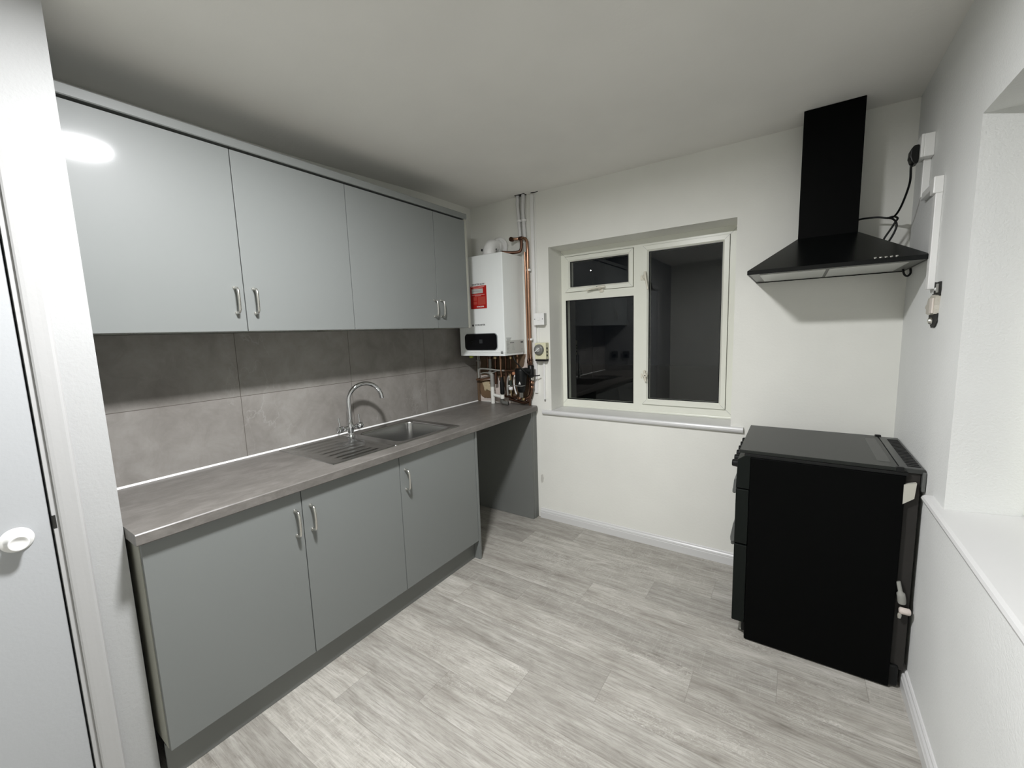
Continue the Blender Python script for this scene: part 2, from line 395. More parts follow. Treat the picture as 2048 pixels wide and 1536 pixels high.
b.build('window_frame', [UPVC, INKL], wr)
def sash(x0, x1, z0, z1, wd, y0, y1, name='sash'):
    b = MB(); gz = 0
    o = [(x0, z0), (x1, z0), (x1, z1), (x0, z1)]; i = [(x0+wd, z0+wd), (x1-wd, z0+wd), (x1-wd, z1-wd), (x0+wd, z1-wd)]
    mid = [(x0+wd*.72, z0+wd*.72), (x1-wd*.72, z0+wd*.72), (x1-wd*.72, z1-wd*.72), (x0+wd*.72, z1-wd*.72)]
    for k in range(4):                       # four mitred members with hairline mitres
        j = (k+1) % 4
        P = lambda p, y: (p[0], y, p[1])
        vs = [P(o[k], y0), P(o[j], y0), P(mid[j], y0), P(mid[k], y0), P(i[j], y0+.012), P(i[k], y0+.012), P(o[k], y1), P(o[j], y1), P(i[j], y1), P(i[k], y1)]
        b.add(vs, [(0, 1, 2, 3), (3, 2, 4, 5), (6, 9, 8, 7), (0, 6, 7, 1), (5, 4, 8, 9), (0, 3, 5, 9, 6), (1, 7, 8, 4, 2)])
        m_ = Vector(P(o[k], y0-.0004)); n_ = Vector(P(mid[k], y0-.0004)); dd = (n_-m_).normalized(); q = Vector((-dd.z, 0, dd.x))*.0006
        b.add([m_+q, n_+q, n_-q, m_-q], [(0, 1, 2, 3)], 1)
    s_ = b.build(name, [UPVC, INKL], wr)
    MB().box(x0+wd-.004, x1-wd+.004, y0+.022, y0+.026, z0+wd-.004, z1-wd+.004).build('glass_pane', GLASS, s_)
    g_ = MB(); t = .004
    for (a, c_, e, f_) in [(x0+wd, x0+wd+t, z0+wd, z1-wd), (x1-wd-t, x1-wd, z0+wd, z1-wd), (x0+wd, x1-wd, z0+wd, z0+wd+t), (x0+wd, x1-wd, z1-wd-t, z1-wd)]: g_.box(a, c_, y0+.011, y0+.022, e, f_)
    g_.build('glazing_gasket', BLKP, s_)
    return s_
sash(.752, 1.272, 1.759, 2.019, .036, FY-.012, FY+.05)          # top-hung vent
sash(1.341, 1.869, .935, 2.021, .038, FY-.012, FY+.05)         # right casement
# fixed lower-left light
MB().box(.742, 1.279, FY+.018, FY+.022, .928, 1.702).build('glass_pane', GLASS, wr)
g_ = MB(); t = .005
for (a, c_, e, f_) in [(.746, .746+t, .932, 1.698), (1.275-t, 1.275, .932, 1.698), (.746, 1.275, .932, .932+t), (.746, 1.275, 1.698-t, 1.698)]: g_.box(a, c_, FY+.003, FY+.018, e, f_)
g_.build('glazing_gasket', BLKP, wr)
# handles
def whandle(x, z, vert, flip=1):
    b = MB(); y = FY-.012
    if vert:
        b.box(x-.012, x+.012, y-.008, y, z-.022, z+.022, bev=.003)
        b.lathe([(0, -.012), (.014, -.011), (.015, 0), (.014, .004)], (x, y-.010, z), 'y', n=16)
        b.tube(smooth([(x+.004, y-.018, z+.034), (x+.006, y-.022, z+.01), (x+.014, y-.026, z-.03), (x+.026*flip, y-.030, z-.085)], 5), [.0085]*8+[.0065]*8, n=8)
        b.box(x-.034, x-.012, y+.004, y+.012, z-.018, z+.014, bev=.002)
        b.lathe([(0, -.008), (.0055, -.004), (.0055, 0)], (x+.008, y-.022, z-.002), 'y', mi=1, n=10)
    else:
        b.box(x-.022, x+.022, y-.008, y, z-.012, z+.012, bev=.003)
        b.lathe([(0, -.012), (.014, -.011), (.015, 0), (.014, .004)], (x, y-.010, z), 'y', n=16)
        b.tube(smooth([(x+.045, y-.018, z+.002), (x+.01, y-.024, z+.002), (x-.04, y-.026, z-.004), (x-.095, y-.026, z-.014)], 5), [.0085]*8+[.0065]*8, n=8)
        b.box(x-.005, x+.025, y+.002, y+.010, z-.032, z-.010, bev=.002)
        b.lathe([(0, -.008), (.0055, -.004), (.0055, 0)], (x-.012, y-.024, z+.004), 'y', mi=1, n=10)
    return b.build('window_handle', [HANDC, BLKP], wr)
whandle(1.030, 1.772, False); whandle(1.358, 1.815, True)
b = MB(); x, z, y = 1.364, 1.140, FY-.012                      # broken lower handle stub
b.box(x-.012, x+.012, y-.008, y, z-.03, z+.026, bev=.003).lathe([(0, -.02), (.016, -.018), (.017, 0)], (x, y-.004, z), 'y', n=16)
b.tube([(x, y-.016, z-.008), (x+.006, y-.016, z-.042)], .008, n=8).tube([(x, y-.014, z+.008), (x-.006, y-.014, z+.036)], .008, n=8)
b.box(x-.034, x-.012, y+.004, y+.012, z-.02, z+.012, bev=.002).lathe([(0, -.004), (.004, -.003), (.004, 0)], (x+.003, y-.024, z+.002), 'y', mi=1, n=10)
b.build('window_handle', [HANDC, BLKP], wr)
# sill board with rounded nose
prof = [(.2, .872), (-.012, .872), (-.020, .868), (-.024, .860), (-.024, .850), (-.020, .842), (-.012, .838), (0, .838), (0, .858), (.2, .858)]
b = MB(); b.prism(prof, 'x', WX0+.001, WX1-.001)
nose = [(0, .872), (-.012, .872), (-.020, .868), (-.024, .860), (-.024, .850), (-.020, .842), (-.012, .838), (0, .838)]
b.prism(nose, 'x', .640, WX0+.001).prism(nose, 'x', WX1-.001, 1.995)
b.build('window_sill', TRIM, wr)
b = MB(); b.box(X0, X1, .271, .33, .84, .872).build('outer_sill', UPVC, wr)

# ------------------------------------------------------------------ window 2 (recess in the right wall)
w2 = sroot('window_2', (2.86, -1.6, .85), 'deep white window recess in the right wall')
b = MB(); XF = 2.824
b.box(XF, XF+.06, RY0, RY0+.07, .87, RZ1, bev=.003).box(XF, XF+.06, RY1-.07, RY1, .87, RZ1, bev=.003).box(XF, XF+.06, RY0+.07, RY1-.07, RZ1-.07, RZ1).box(XF, XF+.06, RY0+.07, RY1-.07, .87, .94).box(XF, XF+.06, -1.65, -1.58, .94, RZ1-.07)
b.build('window_frame', UPVC, w2)
MB().box(XF+.03, XF+.034, RY0+.06, RY1-.06, .93, RZ1-.06).build('glass_pane', GLASS, w2)
prof = [(XF+.02, .866), (XR+.02, .852), (XR-.018, .850), (XR-.027, .846), (XR-.030, .838), (XR-.027, .829), (XR-.018, .825), (XR, .825), (XR, .842), (XF+.02, .842)]
b = MB(); b.prism(prof, 'y', RY0, RY1-.001)
b.prism([(XR, .851), (XR-.018, .850), (XR-.027, .846), (XR-.030, .838), (XR-.027, .829), (XR-.018, .825), (XR, .825)], 'y', RY1-.002, -.755)
b.build('window_sill', TRIM, w2)

# ------------------------------------------------------------------ splashback tiles, sealant
b = MB(); b.box(.0005, .010, PY+.001, -.014, .903, 1.512).box(.0005, .010, -.014, -.004, .903, 1.512, mi=1)
tag(b.build('splashback', [TILE, OXIDE]), 'large grey stone-effect wall tiles between the worktop and wall cabinets', 'tiles')
b = MB(); b.prism([(.010, .9005), (.0165, .9005), (.0145, .9035), (.010, .908)], 'y', PY+.002, -.016)
tag(b.build('sealant_bead', SEAL), 'thin white silicone line where the tiles meet the worktop', 'sealant')

# ------------------------------------------------------------------ handles
def handle(parent, xs, y, z0, z1):
    """bow handle standing on a door face at x=xs"""
    zc = (z0+z1)/2; h = (z1-z0)/2; d = .030
    pts = [(xs-.0005, y, zc+h)]+[(xs+d*(.45), y, zc+h-.0005)]+[(xs+d*.80, y, zc+h-.004), (xs+d, y, zc+h-.016)]
    pts += [(xs+d+.002, y, zc), (xs+d, y, zc-h+.016), (xs+d*.80, y, zc-h+.004), (xs+d*.45, y, zc-h+.0005), (xs-.0005, y, zc-h)]
    P = smooth(pts, 6)
    b = MB(); b.tube(P, .0053, n=12)
    for zz in (zc+h, zc-h): b.lathe([(.0078, 0), (.0078, .002), (.006, .006)], (xs-.0002, y, zz), 'x', n=16)
    return b.build('handle', BRUSH, parent)

# ------------------------------------------------------------------ wall cabinets
WB, WT, WXF, WXD = 1.514, 2.238, .311, .330
def wallcab(y0, y1, doors, label):
    t = thing('wall_cabinet', label, 'cabinet', (.155, (y0+y1)/2, WB))
    b = MB(); T = .018
    b.box(.011, WXF, y0+.0003, y0+T, WB, WT).box(.011, WXF, y1-T, y1-.0003, WB, WT).box(.011, WXF, y0+T, y1-T, WB+.006, WB+.006+T).box(.011, WXF, y0+T, y1-T, WT-T, WT)
    b.box(.011, .018, y0+T, y1-T, WB+.024, WT-T).box(.018, WXF-.02, y0+T, y1-T, WB+.36, WB+.378)
    b.box(WXF, WXF+.0008, y0+.0003, y1-.0003, WB+.002, WT, mi=1)  # near-black sheet behind the doors paints the shade in their gaps
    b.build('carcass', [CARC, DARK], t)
    for (a, c_, hy) in doors:
        dd = MB().box(WXF+.001, WXD, a+.0016, c_-.0016, WB-.001, WT-.006, bev=.0012).build('door', CAB, t)
        if hy is not None: handle(dd, WXD, hy, 1.587, 1.688)
    return t
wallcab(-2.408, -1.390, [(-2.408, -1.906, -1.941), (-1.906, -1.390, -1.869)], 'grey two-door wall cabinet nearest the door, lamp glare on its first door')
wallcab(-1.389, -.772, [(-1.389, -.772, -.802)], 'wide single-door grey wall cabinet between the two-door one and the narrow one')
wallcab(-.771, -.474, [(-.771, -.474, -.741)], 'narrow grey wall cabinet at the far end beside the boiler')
tag(MB().box(.011, .333, -.473, -.455, WB-.002, WT+.004, bev=.0008).build('end_panel', CARC), 'pale upright end panel closing the wall cabinets beside the boiler', 'end panel')
b = MB(); b.prism([(.011, 2.243), (.330, 2.243), (.333, 2.246), (.333, 2.276), (.330, 2.279), (.011, 2.279)], 'y', -2.408, -.452)
tag(b.build('cornice', mat('cornice_pale_grey', (.185, .195, .187), .45)), 'long pale grey cornice strip along the top of the wall cabinets', 'cornice')
b = MB(); b.box(.05, .300, -2.40, -.475, 2.2383, 2.2428)  # near-black strip: the shade of the gap is put into its colour
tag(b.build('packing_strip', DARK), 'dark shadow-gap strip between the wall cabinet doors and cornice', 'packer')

# ------------------------------------------------------------------ base cabinets
BX, BXD, BZ, BT = .553, .572, .130, .860
def basecab(y0, y1, doors, label):
    t = thing('base_cabinet', label, 'cabinet', (.28, (y0+y1)/2, 0))
    b = MB(); T = .018
    b.box(.03, BX, y0+.0003, y0+T, BZ, BT).box(.03, BX, y1-T, y1-.0003, BZ, BT).box(.03, BX, y0+T, y1-T, BZ, BZ+T).box(.03, .038, y0+T, y1-T, BZ+T, .68)
    b.box(BX-.018, BX, y0+T, y1-T, BT-.075, BT)
    b.box(BX, BX+.0008, y0+.019, y1-.0003, BZ+.002, BT-.001, mi=1)  # dark front sheet, colouring the gaps between doors as if shaded
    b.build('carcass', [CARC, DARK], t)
    for yy in (y0+.07, y1-.07):
        for xx in (.09, .47): MB().lathe([(.022, 0), (.022, .008), (.014, .014), (.014, BZ)], (xx, yy, .0005), 'z', n=14).build('leg', BLKP, t)
    for (a, c_, hy) in doors:
        dd = MB().box(BX+.001, BXD, a+.0016, c_-.0016, BZ, BT-.006, bev=.0012).build('door', CAB, t)
        handle(dd, BXD, hy, .675, .780)
    return t
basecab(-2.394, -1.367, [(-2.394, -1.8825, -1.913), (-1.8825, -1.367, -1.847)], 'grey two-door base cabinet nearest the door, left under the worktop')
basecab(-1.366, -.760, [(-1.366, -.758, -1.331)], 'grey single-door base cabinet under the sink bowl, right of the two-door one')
tag(MB().box(.03, .576, -.7575, -.7395, 0, .860, bev=.0008).build('end_panel', CAB), 'grey end panel standing to the floor right of the base cabinets', 'end panel')
tag(MB().box(.514, .531, -2.396, -.760, .001, .129, bev=.0008).build('plinth', CABIN), 'long dark grey kickboard under the base cabinets', 'plinth')
b = MB(); b.box(.012, .575, -.077, -.058, .001, .8605, bev=.0006)
tag(b.build('end_panel', CABIN), 'tall grey support panel under the far end of the worktop by the window wall', 'end panel')
b = MB(); b.box(.545, .579, -.057, -.002, .001, .8605, bev=.004)
tag(b.build('filler_post', CABIN), 'narrow grey scribing post between the far support panel and wall', 'post')
t = thing('isolating_valve', 'small black valve on the wall in the open bay under the worktop', 'valve', (.03, -.40, .50))
MB().lathe([(.018, 0), (.018, .01), (.012, .014), (.012, .05), (.017, .052), (.017, .075), (0, .078)], (.0, -.40, .52), 'x', n=16).build('valve_body', BLKP, t)
MB().box(.052, .064, -.43, -.37, .515, .527, bev=.003).build('lever', BLKP, t)

# worktop with sink cut-out
b = MB(); HX0, HX1, HY0, HY1 = .045, .500, -1.672, -.836; X0w, X1w, Y0w, Y1w = .003, .600, -2.407, -.001
zs = (.862, .900); rr = .004
def ring(z, ins=0): return [(X0w, Y0w, z), (X1w-ins, Y0w, z), (X1w-ins, Y1w-.02, z), (X1w-.02-ins*.3, Y1w, z), (X0w, Y1w, z)]
def hole(z): return [(HX0, HY0, z), (HX1, HY0, z), (HX1, HY1, z), (HX0, HY1, z)]
top = ring(.900, .004); up2 = ring(.8965, .0008); lo2 = ring(.8655, .0008); bot = ring(.862, .004)
vs = top+up2+lo2+bot; fs = []
for L_ in range(3):
    for i in range(5): j = (i+1) % 5; fs.append((L_*5+i, L_*5+j, (L_+1)*5+j, (L_+1)*5+i))
ht = hole(.900); hb = hole(.862); o = len(vs); vs += ht+hb
fs += [(0, 1, o+1, o), (1, 2, o+2, o+1), (2, 3, o+2), (3, 4, o+3, o+2), (4, 0, o, o+3)]
q = 15
fs += [(q, q+1, o+5, o+4), (q+1, q+2, o+6, o+5), (q+2, q+3, o+6), (q+3, q+4, o+7, o+6), (q+4, q, o+4, o+7)]
fs += [(o+i, o+(i+1) % 4, o+4+(i+1) % 4, o+4+i) for i in range(4)]
b.add(vs, fs)
tag(b.build('worktop', WTOP), 'long taupe stone-effect worktop along the left wall holding the sink', 'worktop')

# ------------------------------------------------------------------ sink
sk = thing('sink', 'inset stainless steel sink with bowl right and grooved drainer left', 'sink', (.27, -1.25, .9))
def rrect(x0, x1, y0, y1, r, n=6):
    out = []
    for cx, cy, a0 in ((x1-r, y1-r, 0), (x0+r, y1-r, PI/2), (x0+r, y0+r, PI), (x1-r, y0+r, 3*PI/2)):
        for i in range(n+1): a = a0+PI/2*i/n; out.append((cx+r*math.cos(a), cy+r*math.sin(a)))
    return out
SX0, SX1, SY0, SY1 = .024, .515, -1.690, -.818; YD = -1.335
bx0, bx1, by0, by1 = .092, .476, -1.268, -.852
loops = []
o_ = rrect(SX0, SX1, YD, SY1, .012)
def lp(pts, z): loops.append([(p[0], p[1], z) for p in pts])
lp(o_, .9002); lp(rrect(SX0+.001, SX1-.001, YD+.0, SY1-.001, .012), .9030); lp(rrect(SX0+.004, SX1-.004, YD+.0, SY1-.004, .012), .9042)
lp(rrect(SX0+.010, SX1-.010, YD+.002, SY1-.010, .012), .9030)
for e, z in ((-.004, .9025), (-.001, .9018), (.002, .8995), (.004, .896), (.006, .888), (.010, .78), (.014, .757), (.022, .746), (.036, .741)):
    lp(rrect(bx0+e, bx1-e, by0+e, by1-e, .045 if z > .80 else .05), z)
n = len(loops[0]); vs = [p for l in loops for p in l]; fs = []
for i in range(len(loops)-1):
    for k in range(n): fs.append((i*n+k, i*n+(k+1) % n, (i+1)*n+(k+1) % n, (i+1)*n+k))
fs.append(tuple((len(loops)-1)*n+k for k in range(n)))
b = MB(); b.add(vs, fs, 0, True)
b.build('basin', STEEL, sk)
# drainer plate: height field
nx, ny = 150, 90; vs = []; 
def dz(x, y):
    z = .9030; e = min(x-SX0, SX1-x, y-SY0)
    if e < .004: z = .9002+(.0040)*max(0, e)/.004
    elif e < .010: z = .9042-.0012*(e-.004)/.006
    if .075 < x < .478 and -1.665 < y < -1.36:
        k = min(1, min(x-.075, .478-x, y+1.665, -1.36-y)/.012); z -= .0022*k
        if -1.64 < y < -1.395:
            s_ = math.sin((x-.075)/.403*PI*7*1.0)**2; kk = min(1, min(y+1.64, -1.395-y)/.03); z += .0042*kk*(1-s_)**3
    return z
for i in range(nx+1):
    for j in range(ny+1):
        x = SX0+(SX1-SX0)*i/nx; y = SY0+(YD-SY0)*j/ny; vs.append((x, y, dz(x, y)))
fs = [(i*(ny+1)+j, (i+1)*(ny+1)+j, (i+1)*(ny+1)+j+1, i*(ny+1)+j+1) for i in range(nx) for j in range(ny)]
b = MB(); b.add(vs, fs, 0, True); b.build('drainer', STEEL, sk)
b = MB(); b.lathe([(.0, .0035), (.010, .004), (.030, .002), (.040, .0015), (.042, 0)], (.285, -1.06, .7412), 'z', n=28).build('plug_strainer', CHROME, sk)

# mixer tap
TX, TY, TZ = .118, -1.322, .9036
tp = thing('mixer_tap', 'chrome swan-neck mixer tap with two side levers behind the sink', 'tap', (TX, TY, TZ))
MB().lathe([(.025, 0), (.0255, .004), (.021, .008), (.0175, .012), (.0165, .028), (.0185, .034), (.0185, .072), (.016, .078), (.0125, .086), (.0125, .10), (.011, .104)], (TX, TY, TZ), 'z', n=32).build('tap_body', CHROME, tp)
cz = TZ+.052
b = MB(); b.lathe([(.0105, -.052), (.0125, -.050), (.0125, .050), (.0105, .052)], (TX, TY, cz), 'y', n=24); 
cr = Matrix.Rotation(math.radians(-8), 3, 'Z'); b.build('cross_body', CHROME, tp)
for s_ in (-1, 1):
    y0 = TY+s_*.050
    ob = MB(); ob.lathe([(.012, 0), (.0185, .002), (.0185, .026), (.017, .029), (0, .0295)] if s_ > 0 else [(0, -.0295), (.017, -.029), (.0185, -.026), (.0185, -.002), (.012, 0)], (TX, y0, cz), 'y', n=28)
    kb = ob.build('valve_head', CHROME, tp)
    MB().tube([(TX-.002, y0+s_*.014, cz+.014), (TX-.006, y0+s_*.015, cz+.045), (TX-.010, y0+s_*.0155, cz+.066)], [.0052, .0046, .0044], n=12).build('lever', CHROME, kb)
# spout: riser then a half-round arc towards the bowl
tip = Vector((.176, -1.140, 1.092)); base = Vector((TX, TY, 0)); hd = Vector((tip.x-TX, tip.y-TY, 0)); span = hd.length; e1 = hd.normalized()
Rr = .098; zc = 1.104
pts = [Vector((TX, TY, TZ+.10)), Vector((TX, TY, 1.03)), Vector((TX, TY, 1.07))]+arc(Vector((TX, TY, zc))+e1*Rr, PI, math.radians(8), Rr, e1, (0, 0, 1), 30)
b = MB(); b.tube(pts, .0122, n=20); 
endp = pts[-1]; dr = (pts[-1]-pts[-2]).normalized(); b.tube([endp-dr*.001, endp+dr*.012], .0130, n=20)
b.build('spout', CHROME, tp)

# ------------------------------------------------------------------ boiler
BX0, BX1, BY, BZ0, BZ1 = .066, .489, -.271, 1.302, 2.036
bo = thing('boiler', 'white wall-hung combi boiler with black display in the corner', 'boiler', (.28, -.13, BZ0))
b = MB(); b.box(BX0, BX1, BY, -.004, BZ0+.02, BZ1, bev=.006, seg=3)
b.prism([(BX0+.002, BZ0+.022), (BX1-.002, BZ0+.022), (BX1-.002, BZ0), (BX0+.002, BZ0)], 'y', BY+.003, -.02)
casing = b.build('casing', BOILW, bo)
# front control surround
b = MB(); 
pr_ = rrect(.118, .428, 1.343, 1.470, .030, 8); b.prism(pr_, 'y', BY-.004, BY+.001, 0)
sur = b.build('panel_surround', mat('panel_rim_grey', (.28, .30, .30), .3), bo)
b = MB(); b.prism(rrect(.122, .423, 1.347, 1.466, .027, 8), 'y', BY-.007, BY-.003, 0); disp = b.build('control_display', BLKG, bo)
MB().box(.262, .292, BY-.0078, BY-.0068, 1.395, 1.425).build('screen', SCREEN, disp); MB().box(.178, .205, BY-.0078, BY-.0068, 1.408, 1.414).build('indicator', SCREEN, disp)
Mf = Matrix.Translation((0, BY, 0)) @ Matrix.Rotation(PI/2, 4, 'X')
def onfront(x, z, dy=.0006): return Matrix.Translation((x, BY-dy, z)) @ Matrix.Rotation(PI/2, 4, 'X')
def onside(y, z, dx=.0006): return Matrix.Translation((BX1+dx, y, z)) @ Matrix.Rotation(PI/2, 4, 'Z') @ Matrix.Rotation(PI/2, 4, 'X')
text('brand_lettering', 'WORCESTER', .0165, onfront(.270, 1.532), INK, bo)
b = MB(); b.lathe([(.0065, 0), (.0065, .0006), (.0085, .0006), (.0085, 0)], (.203, BY-.0008, 1.530), 'y', n=24); b.build('brand_emblem', INK, bo)
# red registration sticker
b = MB(); sx0, sx1, sz0, sz1 = .188, .347, 1.648, 1.838
b.prism(rrect(sx0, sx1, sz0, sz1, .006, 4), 'y', BY-.0012, BY+.0002, 0)
b.prism(rrect(sx0+.004, sx1-.004, sz0+.004, sz1-.020, .005, 4), 'y', BY-.0017, BY-.001, 1)
b.box(.205, .310, BY-.0022, BY-.0015, 1.764, 1.797, 2)
for x0, x1, z0, z1, m_ in [(.200, .325, 1.810, 1.8135, 3), (.215, .310, 1.8015, 1.804, 3), (.205, .325, 1.752, 1.7555, 3), (.235, .292, 1.745, 1.748, 3), (.262, .330, 1.680, 1.738, 4), (.220, .255, 1.712, 1.738, 4), (.220, .255, 1.684, 1.706, 4)]:
    b.box(x0, x1, BY-.0021, BY-.0015, z0, z1, m_)
st = b.build('registration_sticker', [PLW, RED, LABEL, PINK, REDP], bo)
text('sticker_heading', 'REGISTER NOW', .0165, onfront(.268, 1.8285, .0014), INK, st)
text('sticker_lettering', 'WORCESTER', .0115, onfront(.282, 1.666, .0019), PLW, st)
MB().box(.214, .300, BY-.0025, BY-.0020, 1.7785, 1.7815).build('sticker_note', INKL, st)
# data plate on the right side
b = MB(); b.box(BX1-.0004, BX1+.0006, -.252, -.014, 1.318, 1.412)
for i in range(9): b.box(BX1+.0006, BX1+.0009, -.246, -.246+random.uniform(.02, .045), 1.404-.0095*i-.003, 1.404-.0095*i, 1)
for i in range(5): b.box(BX1+.0006, BX1+.0009, -.175, -.175+random.uniform(.02, .04), 1.385-.010*i-.0025, 1.385-.010*i, 1)
b.box(BX1+.0006, BX1+.0009, -.205, -.15, 1.392, 1.397, 2).box(BX1+.0006, BX1+.0009, -.06, -.025, 1.388, 1.402, 2).box(BX1+.0006, BX1+.0009, -.055, -.033, 1.340, 1.343, 1)
for i in range(3): b.box(BX1-.0002, BX1+.0005, -.250+.006*i, -.185-.006*i, 1.428-.0075*i, 1.432-.0075*i, 1)
b.build('data_plate', [LABEL, INKL, INK], bo)
b = MB(); 
for i in range(3):
    for j in range(2): b.box(.452+.011*j, .461+.011*j, BY-.0006, BY+.0002, 1.318+.007*i, 1.323+.007*i)
b.build('certification_mark', INK, bo)
# flue
fl = thing('flue', 'white boiler flue elbow rising from the boiler and turning into the wall', 'flue', (.29, -.14, BZ1))
b = MB(); b.lathe([(.062, 0), (.062, .012), (.052, .016), (.052, .022)], (.29, -.150, BZ1+.001), 'z', n=32)
P = [Vector((.29, -.150, BZ1+.018))]+arc((.29, -.150+.058, BZ1+.030), PI, PI/2, .058, (0, 1, 0), (0, 0, 1), 14)+[Vector((.29, -.01, BZ1+.088))]
b.tube(P, .050, n=32); b.build('flue_elbow', PLW, fl)
b = MB(); b.lathe([(.053, -.012), (.054, 0), (.053, .010)], (.29, -.055, BZ1+.088), 'y', n=32).lathe([(.070, -.006), (.078, .0), (.076, .014), (.055, .016)], (.29, -.022, BZ1+.088), 'y', n=36); b.build('wall_collar', PLW, fl)
MB().box(.241, .250, -.185, -.172, BZ1+.045, BZ1+.062, bev=.002).build('sampling_port', BLKP, fl); MB().box(.330, .341, -.13, -.12, BZ1+.050, BZ1+.062, bev=.002).build('sampling_port', BLKP, fl)

# ------------------------------------------------------------------ pipework
def pipe(name, label, pts, r, m, cat='pipe', group=None, parts=(), n=14, sm=0):
    P = smooth(pts, sm) if sm else pts
    t = None
    if parts:
        t = thing(name, label, cat, P[-1] if isinstance(P[-1], Vector) else Vector(P[-1]), group)
        MB().tube(P, r, n=n).build('tube', m, t)
        for nm, c, rad, ln, ax, mm in parts: MB().lathe([(rad*.9, -ln/2), (rad, -ln/2+.002), (rad, ln/2-.002), (rad*.9, ln/2)], c, ax, n=16).build(nm, mm, t)
        return t
    return tag(MB().tube(P, r, n=n).build(name, m), label, cat, group)
# painted heating pipes up to the ceiling
pipe('heating_pipe', 'left of the two white painted pipes rising to the ceiling above the boiler', [(.478, -.024, 2.468), (.478, -.024, 2.43), (.474, -.024, 2.40), (.479, -.022, 2.34), (.490, -.022, 2.165)], .0135, TRIM, parts=[('pipe_clip', (.484, -.020, 2.290), .019, .016, 'z', PLW)])
pipe('heating_pipe', 'right of the two white painted pipes rising to the ceiling above the boiler', [(.527, -.026, 2.468), (.526, -.026, 2.43), (.521, -.026, 2.39), (.520, -.024, 2.33), (.531, -.024, 2.165)], .0135, TRIM, parts=[('pipe_clip', (.525, -.022, 2.288), .019, .016, 'z', PLW)])
# holes in ceiling
b = MB(); b.box(.462, .545, -.045, -.002, 2.4675, 2.4699); 
tag(b.build('ceiling_hole', DARK), 'ragged dark gap in the ceiling around the two white pipes', 'hole')
b = MB(); b.add([(.585, -.022, 2.4692), (.600, -.030, 2.4692), (.625, -.018, 2.4692), (.650, -.020, 2.4692), (.640, -.006, 2.4692), (.60, -.004, 2.4692)], [(0, 1, 2, 3, 4, 5)])
b.add([(.585, -.022, 2.4698), (.600, -.030, 2.4698), (.625, -.018, 2.4698), (.650, -.020, 2.4698), (.640, -.006, 2.4698), (.60, -.004, 2.4698)], [(0, 1, 2, 3, 4, 5)])
tag(b.build('ceiling_chip', DARK), 'small chipped dark hole in the ceiling right of the pipes', 'hole')
# copper risers right of the boiler
a_ = [(.440, -.075, 2.155), (.452, -.062, 2.158)]+[(.470, -.040, 2.160), (.500, -.034, 2.160), (.528, -.034, 2.158), (.546, -.034, 2.148), (.555, -.034, 2.128), (.557, -.034, 2.05), (.557, -.034, 1.30), (.560, -.034, 1.235)]
pipe('copper_riser', 'outer copper pipe running down the wall right of the boiler', a_, .0115, COPPER, group=None, parts=[('elbow_end', (.444, -.070, 2.156), .0165, .03, 'y', COPPERD), ('elbow_sleeve', (.500, -.034, 2.160), .0145, .03, 'x', COPPERD), ('pipe_clip', (.557, -.026, 1.925), .0185, .016, 'z', PLW), ('pipe_clip', (.557, -.026, 1.412), .0185, .016, 'z', PLW), ('coupling', (.559, -.034, 1.262), .0145, .028, 'z', COPPERD)])
a_ = [(.395, -.14, 2.060), (.46, -.095, 2.055), (.502, -.066, 2.060), (.516, -.060, 2.075), (.520, -.058, 2.10), (.519, -.056, 2.140)]
pipe('copper_pipe', 'aged copper pipe rising over the top right of the boiler', a_, .0115, COPPERD, sm=4)
pipe('copper_riser', 'slim pinkish copper pipe tucked against the boiler side', [(.528, -.026, 2.06), (.530, -.026, 1.6), (.532, -.026, 1.30), (.534, -.028, 1.20)], .0078, COPPER, parts=[('coupling', (.534, -.027, 1.245), .0115, .03, 'z', COPPERD)])
# trunking
tag(MB().box(.578, .602, -.016, 0, 1.00, 2.462, bev=.002).build('cable_trunking', PLW), 'white cable trunking running from the ceiling down beside the copper pipes', 'trunking')
tag(MB().tube([(.612, -.004, 2.44), (.613, -.004, 1.604)], .0028, n=8).build('cable', PLW), 'thin white cable dropping to the small fused switch', 'cable')
sw = thing('fused_switch', 'small grey-white square switch on the wall left of the window', 'switch', (.65, -.02, 1.518))
MB().box(.602, .688, -.038, 0, 1.518, 1.603, bev=.003).build('back_box', LABEL, sw)
MB().box(.600, .690, -.047, -.038, 1.516, 1.605, bev=.003).build('face_plate', PLW, sw)
b = MB(); b.box(.634, .658, -.051, -.046, 1.553, 1.571, bev=.0015); b.build('rocker', PLW, sw)
for xx in (.612, .678): MB().lathe([(0, -.002), (.0035, -.0015), (.0035, 0)], (xx, -.0468, 1.561), 'y', n=12).build('screw', INK, sw)
tag(MB().tube([(.618, -.004, 1.516), (.619, -.004, 1.392)], .0028, n=8).build('cable', PLW), 'thin white cable between the fused switch and the round-dial timer', 'cable')
tm = thing('timer', 'old cream immersion timer with round grey dial below the switch', 'timer', (.65, -.03, 1.25))
MB().box(.606, .702, -.052, 0, 1.262, 1.386, bev=.006).build('timer_case', CREAM, tm)
b = MB(); b.box(.608, .700, -.050, -.004, 1.248, 1.2625, bev=.004).lathe([(.0, -.004), (.030, -.002), (.034, 0)], (.645, -.028, 1.25), 'z', n=24); b.build('base_shell', BLKP, tm)
dl_ = MB().lathe([(0, -.0235), (.020, -.0235), (.034, -.021), (.0385, -.016), (.0395, 0)], (.648, -.052, 1.335), 'y', n=40).build('dial', mat('timer_dial_grey', (.16, .16, .145), .3), tm)
MB().lathe([(0, -.008), (.014, -.008), (.018, -.004), (.018, 0)], (.648, -.0752, 1.335), 'y', n=28).build('knob', mat('knob_grey', (.36, .36, .34), .3), dl_)
b = MB(); b.tube([(.627, -.0845, 1.320), (.668, -.0845, 1.349)], .0028, n=8); b.build('pointer', PLW, dl_)
